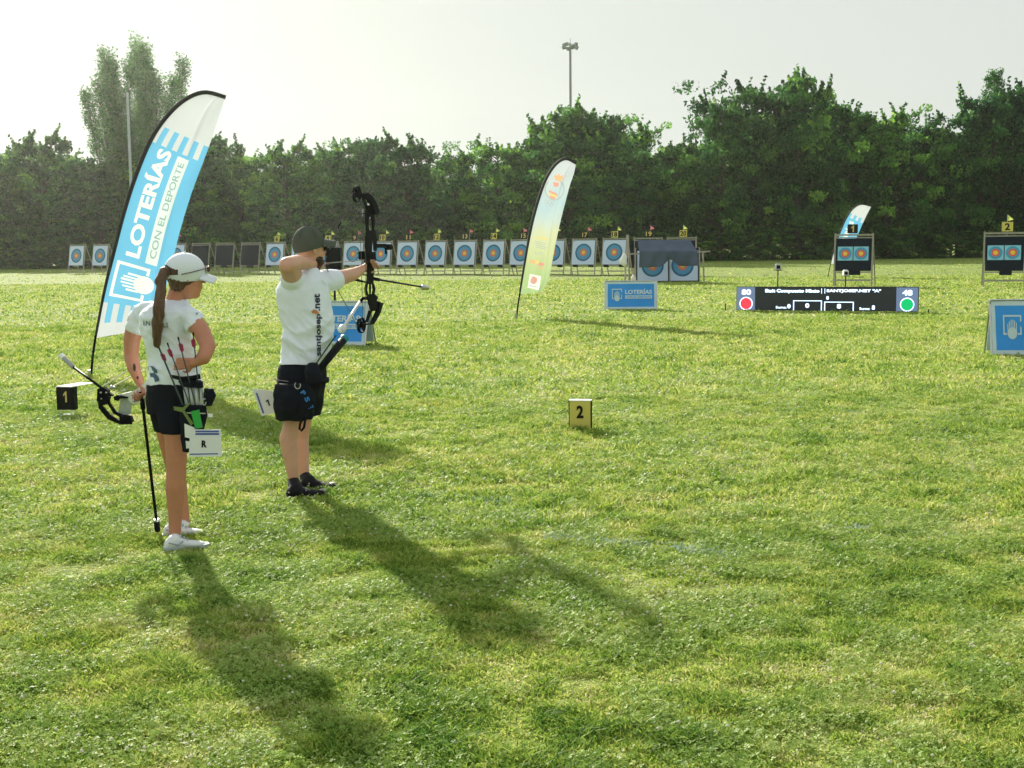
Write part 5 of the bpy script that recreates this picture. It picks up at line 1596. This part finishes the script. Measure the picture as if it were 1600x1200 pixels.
# shorts
b = MB()
b.loft([gring(272, 596, 42, .156), gring(270, 620, 43, .165), gring(268, 645, 39, .15)], 24)
b.loft([(P(271, 630, 7.16), gs * .088, gf * .105), (P(273, 655, 7.13), gs * .080, gf * .09), (P(274, 677, 7.12), gs * .073, gf * .077)], 18)
b.loft([(P(256, 630, 7.30), gs * .085, gf * .095), (P(259, 655, 7.34), gs * .078, gf * .082), (P(261.5, 673, 7.36), gs * .070, gf * .072)], 18)
build_blob(b, 'shorts', SHORT, girl, .007, 4, noise_disp(.006, 14))
for h_, t_, an_ in ((g1h, g1t, P(273, 842, 7.15)), (g2h, g2t, P(288, 818, 7.48))):
    b = MB(); foot(b, h_, t_, .042, .072); b.cap(h_ + (t_ - h_) * .24 + zv * .045, .042, an_, .034)
    sh_, shb_ = build_blob(b, 'shoe', SHOEW, girl, .005, 3)
    dd = (t_ - h_); sd_ = dd.cross(zv).normalized()
    m_ = MB()
    for kk in range(4):
        c0 = h_ + dd * (.40 + .075 * kk) + zv * (.082 - .012 * kk)
        m_.tube([c0 - sd_ * .022 - zv * .008, c0, c0 + sd_ * .022 - zv * .008], .0035, 5)
    m_.tube([h_ + dd * .08 + sd_ * .034 + zv * .05, h_ + dd * .3 + sd_ * .042 + zv * .035, h_ + dd * .42 + sd_ * .040 + zv * .055], .004, 5)
    build(m_, 'laces', mat('lace_grey', (.34, .40, .46), .7), sh_)
    m_ = MB()
    m_.prism([(x_ * .99, y_) for x_, y_ in ((-.0, -.03), (.06, -.036), (.15, -.032), (.21, -.042), (.245, -.025), (.252, 0), (.245, .025), (.21, .042), (.15, .032), (.06, .036), (0, .03))], dd.normalized(), sd_, zv, h_ + zv * .012 - dd.normalized() * .003, .018)
    build(m_, 'sole', mat('sole_pale', (.45, .50, .54), .6), sh_)
# cap with a strap, ponytail through the back
b = MB(); b.ell(gh + zv * .040 - gfd * .004, gfd * .112, gsd * .093, zv * .098, 24, 14)
gc, _ = build_blob(b, 'cap', mat('white_cap', (.74, .80, .90), .7, .04, 8), girl, .005, 2)
bm = bmesh.new(); bm.from_mesh(gc.data); cc = gh - Vector(ORG[girl.name])
bmesh.ops.bisect_plane(bm, geom=bm.verts[:] + bm.edges[:] + bm.faces[:], plane_co=cc - zv * .018, plane_no=(zv - gfd * .02), clear_inner=True)
# opening at the back above the strap
dl = [f for f in bm.faces if (lambda c_: (-gfd).dot((c_ - cc)) > .066 and .016 < (c_ - cc).z < .072 - 0.5 * max(0, abs((c_ - cc).dot(gsd)) - .02))(f.calc_center_median())]
bmesh.ops.delete(bm, geom=dl, context='FACES')
bm.to_mesh(gc.data); bm.free()
m_ = MB(); inner = []; outer = []
for k in range(11):
    t = -1 + 2 * k / 10
    outer.append(gh + gfd * (.092 + .078 * math.sqrt(max(0, 1 - t * t * .82))) + gsd * t * .082 + zv * (.004 - .034 * t * t))
    inner.append(gh + gfd * (.090 * math.sqrt(max(0, 1 - t * t * .72))) + gsd * t * .084 + zv * (.032 - .036 * t * t))
m_.v = inner + outer + [p - zv * .005 for p in inner] + [p - zv * .005 for p in outer]; n_ = 11
for k in range(n_ - 1):
    m_.f += [[k, k + 1, n_ + k + 1, n_ + k], [2 * n_ + k, 3 * n_ + k, 3 * n_ + k + 1, 2 * n_ + k + 1], [n_ + k, n_ + k + 1, 3 * n_ + k + 1, 3 * n_ + k]]; m_.m += [0, 0, 0]
build(m_, 'brim', mat('white_cap', (.7, .72, .72)), gc, smooth=True)
m_ = MB(); m_.sph(gh + zv * .138, .008, 8, 6); build(m_, 'button', mat('white_cap', (.7, .72, .72)), gc)
b = MB()
b.ell(gh + zv * .022 - gfd * .014, gfd * .096, gsd * .081, zv * .085, 20, 12); b.ell(gh - gfd * .045 - zv * .035, gfd * .048, gsd * .060, zv * .042)
b.cap(gh - gfd * .085 + zv * .035, .022, P(257, 424, 7.12), .028); b.cap(P(257, 424, 7.12), .028, P(250, 440, 7.08), .030)
pts_ = [(254, 432, 7.09, .024, .024), (252, 446, 7.07, .026, .024), (251, 462, 7.05, .029, .024), (249, 480, 7.03, .033, .024), (246, 505, 7.03, .031, .023), (245, 525, 7.035, .028, .020), (246, 538, 7.04, .022, .014), (246, 544, 7.04, .012, .006)]
b.loft([(P(x_, y_, d_), Vector((w_, 0, 0)), Vector((0, t_, 0))) for x_, y_, d_, w_, t_ in pts_], 18)
build_blob(b, 'hair', HAIR, girl, .005, 2, lambda c: (.0028 if c.z < 1.42 else .0006) * math.sin(c.x * 260 + 3 * math.sin(c.z * 20)))
m_ = MB(); m_.tube([gh + gsd * .099 * math.cos(t) + gfd * .119 * math.sin(t) + zv * (.006 + .05 * (math.sin(t) * .5 + .5)) for t in [k * .18 - .45 for k in range(12)]], .003, 6)
for k in (-1, 1): m_.ell(gh + gfd * .118 + gsd * .034 * k + zv * .045, gfd * .008, gsd * .030, zv * .018, 12, 8)
build(m_, 'sunglasses', mat('brown_lens', (.10, .05, .04), .15), girl, smooth=True)
m_ = MB(); m_.ell(P(210, 574, 7.345), (.008, 0, 0), (0, .006, 0), (0, 0, .022), 10, 8); m_.ell(P(215, 590, 7.325), (.006, 0, 0), (0, .005, 0), (0, 0, .010), 8, 6); build(m_, 'arm_tattoo', mat('tattoo', (.04, .02, .015), .6), girl, smooth=True)

# hip quiver of the girl and its four arrows
gq = thing('hip_quiver', "black quiver with clear arrow tubes and green tab on the girl's hip", 'quiver', G(300, 850))
QD = 7.00
m_ = MB(); m_.tube([P(268, 588, 7.02), P(285, 592, 6.99), P(300, 591, 6.98), P(313, 588, 6.99)], [.009, .013, .014, .014], 8); build(m_, 'belt', BLACK, gq, smooth=True)
m_ = MB(); m_.loft([(P(296, 594, QD), (.065, 0, 0), (0, .025, 0)), (P(301, 604, QD), (.06, 0, 0), (0, .028, 0))], 16); m_.loft([(P(300, 632, QD), (.075, 0, 0), (0, .03, 0)), (P(303, 650, QD), (.075, 0, 0), (0, .03, 0)), (P(300, 672, QD), (.065, 0, 0), (0, .028, 0)), (P(293, 706, QD), (.028, 0, 0), (0, .02, 0))], 16)
build_blob(m_, 'body', SHORT, gq, .005, 2, noise_disp(.004, 20))
for x0, x1 in ((289, 293), (298, 302), (306, 309), (313, 314.5)):
    m_ = MB(); m_.tube([P(x0, 600, QD), P(x1, 634, QD)], .013, 12); build(m_, 'tube', mat('clear_tube', (.55, .58, .62), .2, .1, 20), gq, smooth=True)
m_ = MB(); m_.box(P(311, 601, QD - .03), (.038, .03, .034)); m_.loft([(P(326, 607, QD), (.025, 0, 0), (0, .02, 0)), (P(328, 618, QD), (.034, 0, 0), (0, .03, 0)), (P(325, 634, QD), (.02, 0, 0), (0, .02, 0))], 14); build(m_, 'side_pouch', SHORT, gq, smooth=False)
m_ = MB(); m_.extr([P(a, c, QD - .045) for a, c in ((298, 643), (311, 640), (316, 668), (305, 670))], Vector((0, .008, 0))); build(m_, 'green_tab', mat('bright_green', (.02, .36, .05), .5, .1, 20), gq)
m_ = MB(); m_.extr([P(a, c, QD - .052) for a, c in ((271, 635), (285, 637), (296, 628), (297, 631), (288, 641), (302, 662), (298, 665), (285, 644), (272, 641))], Vector((0, .006, 0))); build(m_, 'olive_strap', mat('olive_strap', (.14, .20, .05), .7), gq)
m_ = MB(); m_.extr([P(a, c, QD - .045) for a, c in ((288, 662), (303, 668), (306, 677), (300, 686), (289, 683))], Vector((0, .006, 0))); m_.extr([P(a, c, QD - .04) for a, c in ((290, 689), (297, 690), (296, 700), (291, 701))], Vector((0, .006, 0))); m_.box(P(329, 649, QD - .03), (.022, .01, .018)); build(m_, 'white_patch', WHITE, gq)
m_ = MB(); m_.bar(P(292, 645, QD - .04), P(321, 646, QD - .04), .006, .006); m_.tube([P(319 + 3 * math.cos(t), 628 + 5 * math.sin(t), QD - .04) for t in [k * .6 for k in range(10)]], .003, 5); build(m_, 'bright_trim', STEEL, gq)
SH2 = mat('carbon_shaft', (.04, .06, .08), .35); FLP = mat('pink_fletching', (.55, .04, .16), .6, .1, trans=.3)
for k, (tx_, ty_, bx, by, lab) in enumerate(((249.5, 546, 292, 648, 'leftmost of four pink fletched arrows in the quiver on the hip of the girl'), (262.5, 539, 301, 646, "second from the left of four pink fletched arrows in the girl's quiver"),
                                     (279, 530, 309, 646, "third from the left of four pink fletched arrows in the girl's quiver"), (302, 523, 314, 644, "rightmost of four pink fletched arrows in the girl's quiver, over her wrist"))):
    dt = 6.94; a_ = P(tx_, ty_, dt); b_ = P(bx, by, QD); u_ = (b_ - a_).normalized()
    m_ = MB(); m_.tube([a_, b_], .0035 if k > 0 else .005, 7); ar = build(m_, 'arrow', SH2, None); tag(ar, lab, 'arrow', "arrows in the girl's quiver")
    m_ = MB()
    for q in range(3):
        an_ = q * 2.094 + .4 + k; p_ = Vector((math.cos(an_), math.sin(an_), 0))
        m_.extr([a_ + u_ * .018, a_ + u_ * .075, a_ + u_ * .062 + p_ * .013, a_ + u_ * .030 + p_ * .015], u_.cross(p_).normalized() * .001)
    x_ = build(m_, 'fletching', FLP, None); x_.parent = ar
    m_ = MB(); m_.tube([a_ - u_ * .012, a_ + u_ * .006], .0045, 7); x_ = build(m_, 'nock', INK, None); x_.parent = ar
card('white number card with blue bands hanging from the girl\'s quiver', [(297, 671), (345, 671), (347, 713), (295, 714)], QD - .07, 'R', (.38, .66, .16, .26), [(.18, .04, .94, .10), (.18, .13, .94, .20), (.02, .88, .88, .92)])

# the girl's bow, held low with its long rod standing on the grass
GD = 7.34
gb = thing('compound_bow', 'black and white compound bow hanging from the hand of the girl', 'bow', P(222, 612, GD))
def gp(px_, py_, off=0.0): return P(px_, py_, GD + off)
def gplate(name, polys, t, matl, off=0.0, parent=None):
    m_ = MB()
    for pts in polys: m_.extr([gp(a, c, off - t / 2) for a, c in pts], Vector((0, t, 0)))
    return build(m_, name, matl, parent or gb)
for off in (-.02, .02):
    gplate('limb', [[(151.5, 614), (156, 611), (160, 634), (172, 648), (186, 657), (206, 660), (206, 663), (188, 663.5), (168, 655), (154, 638)]], .012, BLACKM, off)
gplate('limb', [[(166, 617), (169, 616), (172, 630), (181, 643), (196, 651), (205, 654), (203, 657), (192, 655), (177, 646), (168, 631)]], .014, BLACKM, 0)
gplate('limb_pocket', [[(152, 608), (160, 604.5), (168, 610), (170, 622), (167, 632), (158, 634), (151, 626)]], .045, BLACK)
gplate('limb_pocket', [[(186, 649), (203, 650), (206.5, 660), (200, 662), (187, 660)]], .045, BLACK)
WR = mat('white_riser', (.72, .74, .72), .25, .08, 20, coat=.3)
gplate('riser', [[(183, 618), (190, 615.5), (205, 612), (216, 607), (226, 598), (230, 596), (228, 604), (222, 611), (212, 618), (200, 620), (186, 621)], [(198, 619), (214, 615), (227, 607), (227, 620), (219, 629), (208, 632), (202, 627)]], .03, WR)
gplate('cam', [[(188, 623), (200, 620), (206, 628), (204, 646), (194, 650), (185, 644)]], .008, mat('pale_cam', (.42, .48, .45), .3, .3, 40), .02)
m_ = MB()
for cx, cy, r_ in ((194, 610.5, 3), (174, 605, 3.4), (178.5, 605.5, 2.4), (209, 626, 2.6), (157.5, 613.5, 1.7), (166, 613.5, 1.7), (158.5, 623, 1.4), (176.5, 647.5, 1.7), (184.5, 654, 1.5)):
    m_.sph(gp(cx, cy, -.028), px2m(r_, GD), 10, 7)
build(m_, 'bright_bolt', STEEL, gb, smooth=True)
gplate('grip', [[(177, 620), (184, 617), (200, 620.5), (199, 622.5), (186, 623), (184, 626.5), (178.5, 625)], [(168, 613), (176, 617), (175.5, 619.5), (168, 617)]], .03, BLACK, -.01)
m_ = MB(); a_, b_ = P(220.5, 612, 7.33), G(246.5, 836) + zv * .03; m_.tube([a_, a_.lerp(b_, .12), a_.lerp(b_, .13), b_], [.014, .014, .0085, .0085], 10); st = build(m_, 'stabilizer', BLACKM, gb, smooth=True)
m_ = MB(); u_ = (b_ - a_).normalized(); m_.tube([b_ - u_ * .055, b_ - u_ * .05, b_ + u_ * .0, b_ + u_ * .01], [.012, .017, .017, .012], 12); w0_ = build(m_, 'weight', BLACK, st)
m_ = MB(); m_.tube([b_ - u_ * .066, b_ - u_ * .052], .015, 12); build(m_, 'ring', STEEL, st)
m_ = MB(); a_, b_ = P(160, 607, GD - .02), P(115, 574, GD + .15); c_ = P(97, 557, GD + .22); m_.tube([a_, b_], [.0075, .0075], 10); sb2 = build(m_, 'side_bar', BLACKM, gb, smooth=True)
m_ = MB(); m_.tube([b_, b_.lerp(c_, .1), c_.lerp(b_, .15), c_], [.009, .0135, .0135, .013], 12); build(m_, 'weight', mat('grey_weight', (.30, .31, .32), .4), sb2)
m_ = MB(); m_.tube([c_.lerp(b_, .18), c_ + (c_ - b_) * .10], [.0155, .0165], 12); build(m_, 'weight_cap', WHITE, sb2)
m_ = MB(); cs_ = mat('cream_string', (.62, .62, .35), .6)
m_.tube([gp(162, 603, .02), gp(226, 562, .10)], .0045, 6); m_.tube([gp(174, 605, .02), gp(226, 578, .10)], .0045, 6); m_.tube([gp(226, 562, .06), gp(232, 598, .04)], .002, 6); build(m_, 'string', cs_, gb)

# ------------------------------------------------------------------ haze
hb = MB(); hb.box((0, 150, 19), (520, 420, 40))
hm = bpy.data.materials.new('haze'); hm.use_nodes = True
hn = hm.node_tree.nodes; hn.remove(hn['Principled BSDF'])
pv = hn.new('ShaderNodeVolumePrincipled'); pv.inputs['Color'].default_value = (.95, 1.0, .88, 1); pv.inputs['Density'].default_value = HAZE_D; pv.inputs['Anisotropy'].default_value = .8
hm.node_tree.links.new(pv.outputs[0], hn['Material Output'].inputs['Volume'])
if HAZE_D > 0:
    ho = build(hb, 'haze', hm); ho['kind'] = 'stuff'
